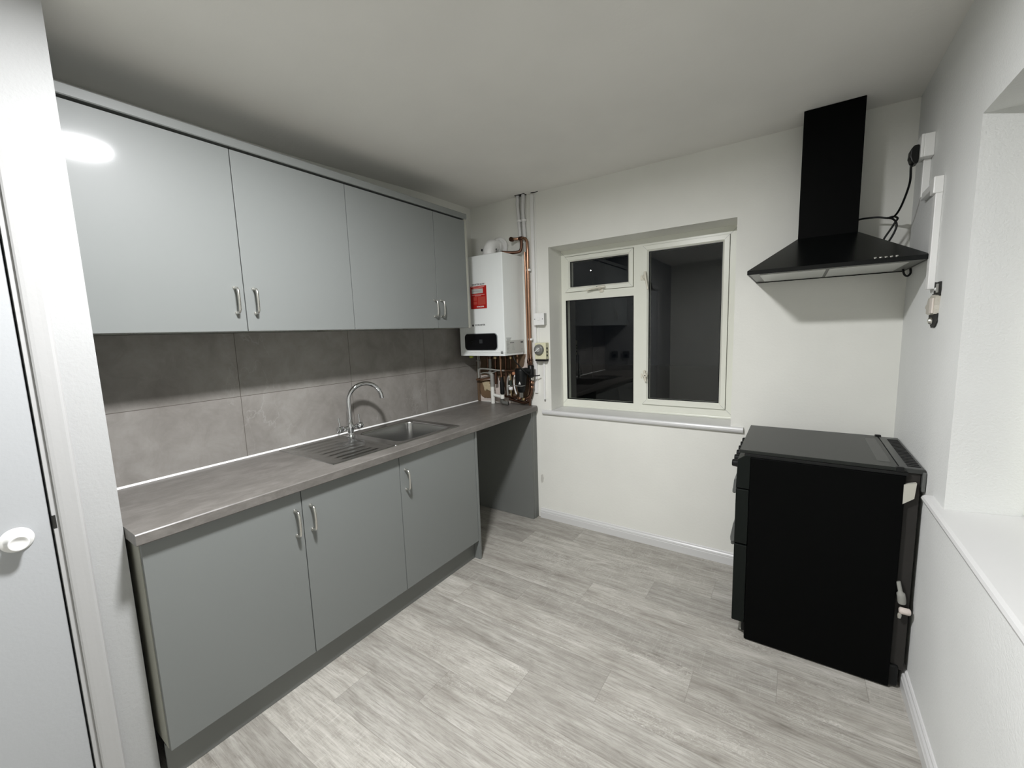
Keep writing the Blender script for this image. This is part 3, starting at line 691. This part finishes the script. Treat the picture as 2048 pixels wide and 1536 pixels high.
for i in range(3): MB().box(.7015, .706, -.040, -.028, 1.285+.026*i, 1.299+.026*i, bev=.001).build('side_tappet', BLKP, tm)
t = thing('pull_cord_conduit', 'thin white conduit hanging below the timer with a grey tip', 'conduit', (.661, -.008, .945))
MB().box(.654, .669, -.014, 0, .955, 1.247, bev=.002).build('conduit', PLW, t); MB().box(.656, .667, -.012, -.001, .944, .955, bev=.001).build('end_cap', GREYP, t)

# damaged wall behind the boiler pipes
def patch(name, pts, y, th, m, label, cat, jag=.004):
    P = []
    N = len(pts)
    for i in range(N):
        a = Vector(pts[i]); c_ = Vector(pts[(i+1) % N])
        for k in range(5): q_ = a.lerp(c_, k/5); P.append((q_.x+random.uniform(-jag, jag), q_.y+random.uniform(-jag, jag)))
    cx = sum(p[0] for p in P)/len(P); cz = sum(p[1] for p in P)/len(P); n = len(P)
    vs = [(p[0], y, p[1]) for p in P]+[(cx+(p[0]-cx)*.86, y-th, cz+(p[1]-cz)*.86) for p in P]+[(cx+(p[0]-cx)*.4, y-th*1.25, cz+(p[1]-cz)*.4) for p in P]+[(cx, y-th*1.1, cz)]
    fs = [(i, (i+1) % n, n+(i+1) % n, n+i) for i in range(n)]+[(n+i, n+(i+1) % n, 2*n+(i+1) % n, 2*n+i) for i in range(n)]+[(2*n+i, 2*n+(i+1) % n, 3*n) for i in range(n)]
    b = MB(); b.add(vs, fs, 0, False); return tag(b.build(name, m), label, cat)
patch('rough_plaster', [(.025, .903), (.53, .903), (.535, .96), (.50, 1.0), (.56, 1.16), (.52, 1.30), (.03, 1.30)], 0, .003, PLASTER, 'bare pinkish plaster patch on the wall behind the boiler pipes', 'plaster', .006)
patch('wall_cavity', [(.03, 1.078), (.15, 1.085), (.19, 1.0), (.15, .928), (.08, .930), (.042, .950), (.028, .99)], -.004, .003, BRICK, 'brown broken-out hole in the wall low beside the tiles', 'hole')
patch('pipe_shadow_board', [(.04, 1.295), (.50, 1.295), (.47, 1.20), (.40, 1.13), (.22, 1.12), (.05, 1.12)], -.004, .003, OXIDE, 'dark brown masonry with painted shade just under the boiler', 'masonry', .007)  # dark board colours in the shade below the boiler
patch('foam_filler', [(.058, 1.066), (.137, 1.073), (.146, .992), (.112, 1.0), (.088, .989), (.074, 1.033)], -.008, .008, FOAM, 'beige expanding foam filling the brown wall hole', 'foam')

tag(MB().box(.0105, .033, -.014, -.0005, .903, 1.10, bev=.001).build('batten', OXIDE), 'narrow brown upright strip between the tile edge and the broken wall hole', 'batten')
patch('shaded_masonry', [(.215, 1.125), (.345, 1.135), (.350, 1.0), (.325, .955), (.300, .99), (.275, 1.06), (.235, 1.09)], -.004, .003, OXIDE, 'brown masonry patch with painted shade behind the slim black condensate tube', 'masonry', .006)  # brown wall with its shade painted in, behind the pipe tails
patch('shaded_masonry', [(.36, 1.135), (.56, 1.19), (.562, 1.05), (.545, .955), (.43, .945), (.35, .958), (.365, 1.02)], -.004, .003, OXIDE, 'brown masonry patch with painted shade behind the black filter and copper fittings', 'masonry', .006)
# condensate / waste pipes
t = thing('waste_pipe', 'white and grey waste pipe standing in the worktop below the boiler', 'pipe', (.205, -.06, .9))
MB().tube([(.150, -.035, 1.150), (.185, -.055, 1.148)]+arc((.186, -.06, 1.128), PI/2, 0, .018, (1, 0, 0), (0, 0, 1), 6)+[Vector((.204, -.06, 1.035))], .0165, n=16).build('grey_section', GREYP, t)
MB().tube([(.204, -.06, 1.04), (.206, -.06, .901)], .0165, n=16).build('white_section', WHITEP, t)
MB().tube([(.206, -.06, .972), (.25, -.066, .967), (.300, -.072, .962)], .0125, n=14).build('branch', WHITEP, t)
t = thing('condensate_trap', 'slim black condensate tube with a white tee hanging under the boiler', 'trap', (.31, -.09, .93))
MB().tube([(.319, -.10, 1.30), (.321, -.10, 1.2), (.328, -.10, 1.12)], .0055, n=10).build('drain_tube', COPPER, t)
MB().tube([(.329, -.10, 1.125), (.329, -.10, 1.10), (.329, -.10, 1.08), (.330, -.10, 1.00), (.330, -.10, .990)], [.010, .012, .018, .018, .015], n=18).build('rubber_boot', BLKP, t)
MB().tube([(.322, -.09, 1.000), (.322, -.09, .952)], .0165, n=18).build('white_tee', WHITEP, t)
MB().tube(smooth([(.322, -.09, .955), (.318, -.088, .930), (.330, -.084, .918), (.37, -.076, .914)], 4), .0165, n=14).build('elbow', mat('dark_grey_rubber', (.10, .10, .09), .5), t)
pipe('flexible_hose', 'looping pale grey hose below the left of the boiler', [(.086, -.08, 1.110), (.083, -.08, 1.150), (.092, -.08, 1.176), (.115, -.08, 1.184), (.188, -.08, 1.182), (.284, -.08, 1.174), (.35, -.08, 1.174)], .0065, GREYP, 'hose', sm=6)
pipe('copper_pipe', 'short horizontal copper pipe running right to the black filter', [(.345, -.082, 1.174), (.455, -.086, 1.178)], .0055, COPPER)
pipe('flexible_hose', 'lower thin braided hose curving under the grey loop', [(.090, -.07, 1.140), (.13, -.07, 1.150), (.19, -.07, 1.150), (.24, -.07, 1.160), (.27, -.07, 1.172)], .004, GREYP, 'hose', sm=5)
pipe('waste_pipe', 'grey vertical pipe at the far left under the boiler with a collar', [(.066, -.06, 1.300), (.066, -.06, 1.105)], .0085, GREYP, parts=[('collar', (.066, -.06, 1.248), .018, .010, 'z', GREYP)])
pipe('copper_pipe', 'horizontal pinkish copper pipe stub over the broken wall hole', [(.035, -.05, 1.088), (.10, -.05, 1.094), (.185, -.05, 1.110)], .0078, COPPER)
tails = [(.160, .0085, COPPERD, 1.302, 1.150, 'first thin dark copper pipe below the boiler, counting from the tiles'), (.184, .0125, GREYP, 1.302, 1.165, 'thick grey pipe tail below the left half of the boiler'),
         (.237, .0115, COPPERD, 1.302, 1.060, 'dark copper tail with valve near the middle under the boiler'), (.292, .008, COPPER, 1.302, 1.00, 'copper tail just left of the black condensate tube'), (.338, .0085, COPPERD, 1.302, .955, 'long dark copper tail just right of the black condensate tube'),
         (.386, .0075, COPPERD, 1.302, 1.130, 'copper tail above the white filling valve'), (.449, .0075, COPPER, 1.302, 1.185, 'copper tail dropping behind the black filter top')]
for i, (x, r, m_, za, zb, lab) in enumerate(tails):
    pipe('pipe_tail', lab, [(x, -.052, za), (x, -.052, zb)], r, m_, group=None, parts=[('compression_nut', (x, -.052, za-.030), r*1.55, .018, 'z', BRASS if i in (2, 5) else COPPERD)])
t = thing('filling_valve', 'small white and brass filling valve left of the black filter', 'valve', (.389, -.065, .98))
MB().tube([(.386, -.065, 1.145), (.387, -.065, 1.12), (.387, -.065, 1.098)], [.006, .0075, .006], n=12).build('brass_stem', BRASS, t)
for i in range(4): MB().lathe([(0, -.004), (.005, 0), (0, .004)], (.387, -.080, 1.128-.009*i), 'z', n=10).build('chain_link', PLW, t)
MB().tube([(.387, -.065, 1.095), (.388, -.065, 1.055)], .0135, n=14).build('valve_body', mat('dark_green_metal', (.03, .04, .03), .4), t)
MB().lathe([(.010, -.012), (.018, -.010), (.018, .008), (.012, .012)], (.389, -.066, 1.033), 'z', n=18).build('white_wheel', PLW, t)
MB().tube(smooth([(.378, -.085, 1.045), (.380, -.088, 1.058), (.392, -.088, 1.058), (.396, -.085, 1.048)], 4), .0025, n=8).build('cap_strap', PLW, t)
MB().tube([(.389, -.065, 1.022), (.389, -.065, .968)], [.006, .004], n=10).build('drain_spindle', BRASS, t)
pipe('flexible_hose', 'grey braided filling hose hanging left of the filling valve', [(.386, -.055, 1.135), (.366, -.058, 1.125), (.354, -.058, 1.09), (.350, -.058, 1.03), (.352, -.058, .975)], .0075, GREYP, 'hose', sm=5)
pipe('cable', 'white cable hanging between the filling valve and black filter', [(.436, -.06, 1.158), (.430, -.065, 1.140), (.424, -.07, 1.09), (.428, -.07, 1.04), (.444, -.07, .990)], .0055, PLW, 'cable', sm=5)
t = thing('magnetic_filter', 'black bottle-shaped magnetic filter on the copper pipes right under the boiler', 'filter', (.508, -.10, .985))
MB().lathe([(.018, 1.012), (.028, 1.018), (.034, 1.050), (.040, 1.075), (.043, 1.10), (.046, 1.145), (.046, 1.185), (.043, 1.196), (0, 1.198)], (.510, -.100, 0), 'z', n=36).build('canister', BLKP, t)
b = MB(); b.tube([(.545, -.095, 1.175), (.580, -.092, 1.178), (.603, -.092, 1.176)], [.028, .026, .024], n=20).lathe([(.020, 1.13), (.024, 1.14), (.024, 1.215), (.018, 1.222)], (.592, -.088, 0), 'z', n=20); b.build('inlet_head', BLKP, t)
MB().box(.470, .548, -.148, -.100, 1.066, 1.069, bev=.001).build('grey_band', GREYP, t)
b = MB(); b.prism([(.514, 1.080), (.532, 1.080), (.523, 1.100)], 'y', -.1455, -.140); b.build('warning_triangle', PLW, t)
MB().lathe([(.013, .972), (.016, .976), (.016, 1.012)], (.508, -.1, 0), 'z', n=6, smooth=False).build('drain_nut', BRUSH, t)
MB().lathe([(0, -.012), (.012, -.010), (.012, 0)], (.468, -.135, 1.160), 'y', n=20).build('orange_cap', ORANGE, t)
pipe('copper_pipe', 'copper pipe with stacked fittings dropping to the right of the black filter', [(.568, -.045, 1.245), (.572, -.045, 1.13), (.568, -.045, 1.03), (.556, -.05, .985), (.530, -.06, .962), (.505, -.062, .955)], .0115, COPPERD, sm=3,
     parts=[('compression_nut', (.572, -.045, 1.115), .017, .024, 'z', BRUSH), ('compression_nut', (.571, -.045, 1.085), .018, .018, 'z', COPPER), ('compression_nut', (.569, -.045, 1.05), .016, .016, 'z', COPPER)])
pipe('copper_pipe', 'low copper pipe running along the wall just above the worktop', [(.322, -.05, .968), (.40, -.054, .962), (.46, -.06, .958), (.525, -.066, .950)], .0105, COPPERD,
     parts=[('tee_fitting', (.462, -.060, .958), .0150, .030, 'x', COPPER), ('tee_fitting', (.505, -.063, .953), .0150, .022, 'x', BRASS)])
pipe('copper_pipe', 'brass-ended copper elbow lying lowest by the worktop corner', [(.36, -.045, .945), (.43, -.045, .932), (.50, -.05, .922), (.535, -.05, .938), (.545, -.048, .965)], .011, COPPERD, sm=4)
pipe('copper_pipe', 'brown copper pipe standing beside the low pipe fittings', [(.545, -.035, 1.245), (.546, -.035, 1.0), (.540, -.036, .905)], .0095, COPPERD)
pipe('cable', 'black cable curving from the boiler over the black filter to the wall', [(.472, -.14, 1.30), (.486, -.145, 1.262), (.52, -.15, 1.228), (.552, -.15, 1.200), (.585, -.135, 1.165), (.605, -.11, 1.145), (.625, -.06, 1.140), (.645, -.045, 1.143)], .0045, BLKP, 'cable', sm=6)
tag(MB().box(.105, .130, -.215, -.195, 1.280, 1.3015, bev=.003).build('warning_tag', GREEN), 'small yellow-green tag peeking out under the left of the boiler', 'tag')

# ------------------------------------------------------------------ extractor hood
hd_ = thing('cooker_hood', 'black pyramid chimney extractor hood on the back wall near the corner', 'extractor hood', (2.333, -.25, 1.697))
HXa, HXb, HYf, HZ = 2.030, 2.641, -.500, 1.697; DX0, DX1, DYf, DZ0 = 2.216, 2.446, -.182, 1.880
b = MB(); t_ = .022
lo = [(HXa, HYf), (HXb, HYf), (HXb, -.001), (HXa, -.001)]
vs = [(x, y, HZ) for x, y in lo]+[(x, y, HZ+.018) for x, y in lo]+[(DX0-.002, DYf-.002, DZ0), (DX1+.002, DYf-.002, DZ0), (DX1+.002, -.001, DZ0), (DX0-.002, -.001, DZ0)]
ii = [(HXa+.004, HYf+.004), (HXb-.004, HYf+.004), (HXb-.004, -.004), (HXa+.004, -.004)]
vs += [(x, y, HZ) for x, y in ii]+[(x, y, HZ+.006) for x, y in ii]
fs = [(i, (i+1) % 4, 4+(i+1) % 4, 4+i) for i in range(4)]+[(4+i, 4+(i+1) % 4, 8+(i+1) % 4, 8+i) for i in range(4)]+[(8, 9, 10, 11)]+[(i, (i+1) % 4, 12+(i+1) % 4, 12+i) for i in range(4)]+[(12+i, 12+(i+1) % 4, 16+(i+1) % 4, 16+i) for i in range(4)]
b.add(vs, fs); b.build('canopy', BLK, hd_, bev=.001)
b = MB(); b.box(HXa+.004, HXb-.004, HYf+.004, -.004, HZ+.004, HZ+.0075); b.build('underside_tray', mat('hood_underside_grey', (.16, .165, .155), .35, metal=.3), hd_)
for x0, x1 in ((2.075, 2.325), (2.337, 2.592)):
    f_ = MB().box(x0, x1, -.430, -.070, HZ+.0005, HZ+.004, bev=.001).build('grease_filter', FILT, hd_)
MB().box(DX0, DX1, DYf, -.001, DZ0-.001, ZC-.0015, bev=.0015).build('chimney_duct', BLKM, hd_)
sl = Vector((0, DYf-HYf, DZ0-HZ-.018)).normalized(); nrm = Vector((0, -sl.z, sl.y))
rotm = Matrix(((1, 0, 0), (0, sl.y, nrm.y), (0, sl.z, nrm.z)))
for i in range(5):
    px = 2.480+.0162*i; p0 = Vector((px, HYf, HZ+.018))+sl*.012
    MB().lathe([(.0052, 0), (.0052, .002), (.004, .003), (0, .0032)], p0, 'z', n=20, rot=rotm).build('button', BRUSH, hd_)
# socket and trunking on the right wall
so = thing('wall_socket', 'white surface-mounted socket box high on the right wall', 'socket', (2.634, -.30, 2.115))
MB().box(2.622, XR, -.339, -.252, 2.117, 2.205, bev=.003).build('back_box', PLW, so)
MB().box(2.613, 2.6225, -.3392, -.252, 2.1165, 2.2055, bev=.002).build('face_plate', PLW, so)
cp = smooth([(2.594, -.296, 2.108), (2.594, -.296, 2.09), (2.599, -.26, 2.040), (2.590, -.20, 1.975), (2.578, -.15, 1.940), (2.561, -.12, 1.934), (2.52, -.10, 1.948), (2.47, -.09, 1.952), (2.440, -.085, 1.949)], 6)
pg = MB().tube(cp, .0042, n=10).build('power_cord', BLKP, hd_)
b = MB(); b.prism([(2.612, 2.174), (2.596, 2.174), (2.586, 2.160), (2.584, 2.132), (2.590, 2.112), (2.599, 2.100), (2.612, 2.104)], 'y', -.322, -.270); b.build('plug', BLKP, pg, bev=.004)
lp_ = smooth([(2.555, -.115, 1.936), (2.575, -.11, 1.940), (2.590, -.11, 1.930), (2.582, -.11, 1.912), (2.566, -.11, 1.880), (2.548, -.11, 1.845), (2.542, -.11, 1.82), (2.555, -.11, 1.815), (2.570, -.11, 1.84), (2.584, -.11, 1.875), (2.588, -.11, 1.905), (2.575, -.112, 1.928), (2.552, -.114, 1.938)], 6)
MB().tube(lp_, .0042, n=10).build('cord_loop', BLKP, pg)
MB().tube(smooth([(2.622, -.10, 1.715), (2.628, -.10, 1.68), (2.640, -.10, 1.668), (2.650, -.10, 1.68), (2.648, -.10, 1.705), (2.646, -.10, 1.715)], 5), .0042, n=10).build('cord_loop', BLKP, pg)
tr = thing('wall_trunking', 'white stepped cable trunking on the right wall below the socket', 'trunking', (2.64, -.40, 1.585))
MB().box(2.630, XR, -.300, -.275, 1.968, 2.117, bev=.002).build('upper_run', PLW, tr)
MB().box(2.633, XR, -.482, -.275, 1.958, 1.984, bev=.002).build('cross_run', PLW, tr)
MB().box(2.634, XR, -.524, -.486, 1.582, 1.984, bev=.002).build('lower_run', PLW, tr)
MB().box(2.626, XR, -.528, -.478, 1.930, 1.990, bev=.003).build('corner_cover', PLW, tr)
# damaged outlet under the trunking
ou = thing('exposed_outlet', 'broken cream fitting in a black ragged hole under the wall trunking', 'electrical fitting', (2.64, -.57, 1.45))
def ragged(name, pts, x, m, par):
    P = []
    for k in range(len(pts)):
        a = Vector(pts[k]); c_ = Vector(pts[(k+1) % len(pts)])
        for q_ in range(4): v_ = a.lerp(c_, q_/4); P.append((v_.x+random.uniform(-.003, .003), v_.y+random.uniform(-.003, .003)))
    return MB().prism(P, 'x', x, 2.6538).build(name, m, par)
ragged('ragged_hole', [(-.520, 1.560), (-.538, 1.560), (-.540, 1.606), (-.622, 1.602), (-.624, 1.550), (-.56, 1.545), (-.520, 1.545)], 2.6495, DARK, ou)
ragged('ragged_hole', [(-.498, 1.488), (-.612, 1.490), (-.610, 1.455), (-.590, 1.440), (-.540, 1.440), (-.505, 1.456)], 2.6495, DARK, ou)
ragged('cream_block', [(-.620, 1.552), (-.560, 1.556), (-.520, 1.545), (-.498, 1.525), (-.482, 1.516), (-.500, 1.506), (-.498, 1.488), (-.612, 1.486)], 2.640, mat('aged_cream', (.56, .53, .46), .6, nodes=n_wall(80, .8, .12)), ou)
MB().box(2.634, 2.641, -.610, -.572, 1.490, 1.546, bev=.003).build('raised_cover', mat('pinkish_cream', (.66, .60, .54), .5), ou)
MB().lathe([(.010, -.010), (.013, -.004), (.013, 0)], (2.648, -.555, 1.463), 'x', n=12).build('metal_stub', BRUSH, ou)
MB().lathe([(.0, -.006), (.006, -.004), (.006, 0)], (2.649, -.575, 1.578), 'x', n=10).build('screw', PLW, ou)
MB().box(2.643, 2.650, -.606, -.598, 1.564, 1.596, bev=.002).build('metal_clip', GREYP, ou)

# ------------------------------------------------------------------ cooker
ck = thing('cooker', 'black freestanding cooker with closed lid against the right wall', 'cooker', (2.33, -.395, 0))
KX0, KX1, KY0, KY1 = 2.084, 2.596, -.668, -.118
b = MB(); b.box(KX0, KX1, KY0, KY1, .006, .884, bev=.003); b.build('body', BLKM, ck)
b = MB(); b.prism([(2.084, .892), (2.066, .892), (2.034, .868), (2.030, .735), (2.084, .735)], 'y', KY0+.001, KY1-.001); fas = b.build('control_fascia', BLKD, ck, bev=.002)
for i in range(6):
    yy = -.625+.088*i; r3 = Matrix.Rotation(math.radians(-8), 3, 'Y')
    MB().lathe([(0, -.026), (.014, -.026), (.016, -.022), (.018, -.006), (.021, 0)], (2.034, yy, .838), 'x', n=20).build('knob', BLKP, fas)
def odoor(z0, z1, name):
    d_ = MB().box(2.030, 2.083, KY0+.002, KY1-.002, z0, z1, bev=.004).build(name, BLKD, ck)
    MB().box(2.0285, 2.031, KY0+.06, KY1-.06, z0+.04, z1-.05).build('glass_panel', BLKG, d_)
    return d_
d1 = odoor(.470, .730, 'grill_door'); d2 = odoor(.082, .464, 'oven_door')
def khandle(d_, z0, z1):
    b = MB(); b.prism([(2.031, z1), (2.024, z1-.005), (2.014, z0+.02), (2.014, z0+.004), (2.020, z0), (2.031, z0+.004)], 'y', KY0+.03, KY1-.03); b.build('handle', HANDG, d_, bev=.002)
khandle(d1, .695, .768-.04); khandle(d2, .452-.01, .464)
b = MB(); b.prism([(2.031, .575), (2.022, .55), (2.012, .485), (2.013, .466), (2.021, .460), (2.031, .468)], 'y', KY0+.02, KY1-.02); b.build('door_handle', HANDG, ck, bev=.002)
b = MB(); b.prism([(2.031, .772), (2.020, .765), (2.016, .712), (2.021, .702), (2.031, .706)], 'y', KY0+.02, KY1-.02); b.build('door_handle', HANDG, ck, bev=.002)
MB().box(2.070, 2.084, KY0+.02, KY1-.02, .030, .080, bev=.002).build('plinth', BLKP, ck)
MB().tube([(2.070, KY0+.045, .02), (2.070, KY0+.045, .10)], .009, n=10).build('front_foot', GREYP, ck)
b = MB(); b.box(2.060, 2.602, KY0+.003, KY1-.003, .884, .899, bev=.002); b.build('hob_surround', BLKP, ck)
lid = MB(); lid.box(2.040, 2.576, KY0, KY1, .900, .9145, bev=.003); lo_ = lid.build('lid', mat('lid_black_gloss', (.02, .022, .020), .26, spec=.16), ck)
MB().box(2.5665, 2.590, KY1-.012, KY1+.006, .898, .920, bev=.003).build('hinge', BLKP, ck); MB().box(2.5665, 2.590, KY0-.002, KY0+.014, .898, .918, bev=.003).build('hinge', BLKP, ck)
MB().box(2.520, 2.560, KY0+.07, KY1-.07, .9143, .9149).build('lid_emboss', mat('lid_emboss_grey', (.03, .032, .03), .3, spec=.4), lo_)
b = MB(); b.box(2.579, 2.649, KY0+.010, KY1-.010, .896, .9135, bev=.002); vt = b.build('rear_vent', mat('vent_dark_grey', (.03, .032, .03), .3), ck)
for i in range(19):
    y_ = KY0+.040+.0245*i; MB().box(2.604, 2.642, y_, y_+.0125, .9136, .9146).build('vent_slot', mat('slot_black', (.001, .001, .001), .9) if i == 0 else bpy.data.materials['slot_black'], vt)
b = MB(); b.box(2.598, 2.640, KY0+.020, KY1-.02, .08, .894, bev=.002); b.build('rear_cover', mat('cooker_back_dark', (.018, .016, .014), .6), ck)
b = MB(); b.prism([(2.5915, .852), (2.627, .862), (2.623, .802), (2.592, .775)], 'y', KY0-.0015, KY0+.0165); b.build('rear_bracket', STICK, ck)
b = MB(); b.box(2.6415, 2.652, -.665, -.60, .83, .905, bev=.003); b.build('wall_spacer', HANDG, ck)
b = MB(); b.box(2.560, 2.625, KY0+.01, KY0+.06, .006, .10, bev=.01); b.build('rear_foot', BLKP, ck)
t = thing('gas_connector', 'pale gas hose fittings poking out behind the cooker side', 'pipe fitting', (2.625, -.66, .33))
MB().tube(smooth([(2.600, -.664, .46), (2.606, -.668, .43), (2.612, -.668, .40), (2.615, -.666, .375)], 4), [.007]*6+[.013]*6+[.012], n=12).build('hose_end', GREYP, t)
MB().lathe([(.008, -.02), (.013, -.016), (.013, .010), (.009, .014)], (2.628, -.668, .345), 'x', n=14).build('bayonet', PLASTER, t)
MB().lathe([(.006, -.012), (.008, 0), (.006, .010)], (2.610, -.668, .325), 'z', n=10).build('valve_tip', BRUSH, t)

# ------------------------------------------------------------------ sockets on the return wall above the worktop
for i, x in enumerate((.155, .315)):
    t = thing('power_socket', ['dark socket plate beside the tiles, seen mirrored in the window glass', 'dark socket plate nearer the corner, seen mirrored in the window glass'][i], 'socket', (x, PY, 1.05))
    MB().box(x-.045, x+.045, PY+.0002, PY+.010, 1.07, 1.16, bev=.003).build('face_plate', HANDG, t)
    MB().box(x-.02, x+.02, PY+.010, PY+.013, 1.09, 1.12, bev=.001).build('socket_insert', BLKP, t)

# small torn plaster patch on the back wall beside the far panel
b = MB(); b.prism([(.607, .345), (.622, .355), (.630, .325), (.626, .295), (.612, .280), (.604, .300)], 'y', -.003, 0)
tag(b.build('wall_scuff', mat('scuffed_plaster', (.62, .61, .56), .9, nodes=n_wall(150, 1, .2))), 'small scuffed plaster mark low on the wall by the far panel', 'scuff')

# ------------------------------------------------------------------ ceiling lamp (just above the frame)
la = thing('ceiling_light', 'round flush white ceiling light just above the top edge, mirrored in a cabinet door', 'ceiling light', (LAMP_POS[0], LAMP_POS[1], ZC-.06))
MB().lathe([(.1065, -.026), (.1065, -.036), (.112, -.0375), (.118, -.034), (.120, -.026), (.120, 0)], LAMP_POS, 'z', n=48).build('base_plate', PLW, la)
MB().lathe([(0, -.0345), (.05, -.0345), (.09, -.0343), (.1055, -.0330), (.1055, -.026)], LAMP_POS, 'z', n=48).build('diffuser', LAMPM, la)

# garden lamp seen as a bright speck through the upper window pane
gl = thing('garden_lamp', 'tiny white point of light in the dark beyond the upper window pane', 'lamp', (-2.70, 8.66, 0))
MB().box(-7, 12, .36, 14, -.12, -.02).build('ground', mat('dark_ground', (.03, .03, .025), .9)); gr = bpy.data.objects['ground']; gr['kind'] = 'structure'
MB().tube([(-2.70, 8.70, -.02), (-2.70, 8.70, 3.2)], .006, n=10).build('post', BLKP, gl)
MB().lathe([(0, -.018), (.018, 0), (0, .018)], (-2.70, 8.64, 3.13), 'z', n=12).build('bulb', STREET, gl)

# ------------------------------------------------------------------ groups of repeats
GROUPS = {'wall_cabinet': 'grey wall cabinets above the splashback', 'base_cabinet': 'grey base cabinets under the worktop', 'pipe_tail': 'pipe tails under the boiler',
          'copper_riser': 'copper risers beside the boiler', 'heating_pipe': 'white painted pipes up to the ceiling', 'copper_pipe': 'copper pipes around the boiler', 'flexible_hose': 'grey hoses under the boiler',
          'power_socket': 'dark socket plates on the return wall', 'shaded_masonry': 'brown masonry patches with painted shade behind the boiler pipes'}
for o in list(C.objects):
    if o.parent is None and o.get('category'):
        k = o.name.split('.')[0]
        if k in GROUPS: o['group'] = GROUPS[k]
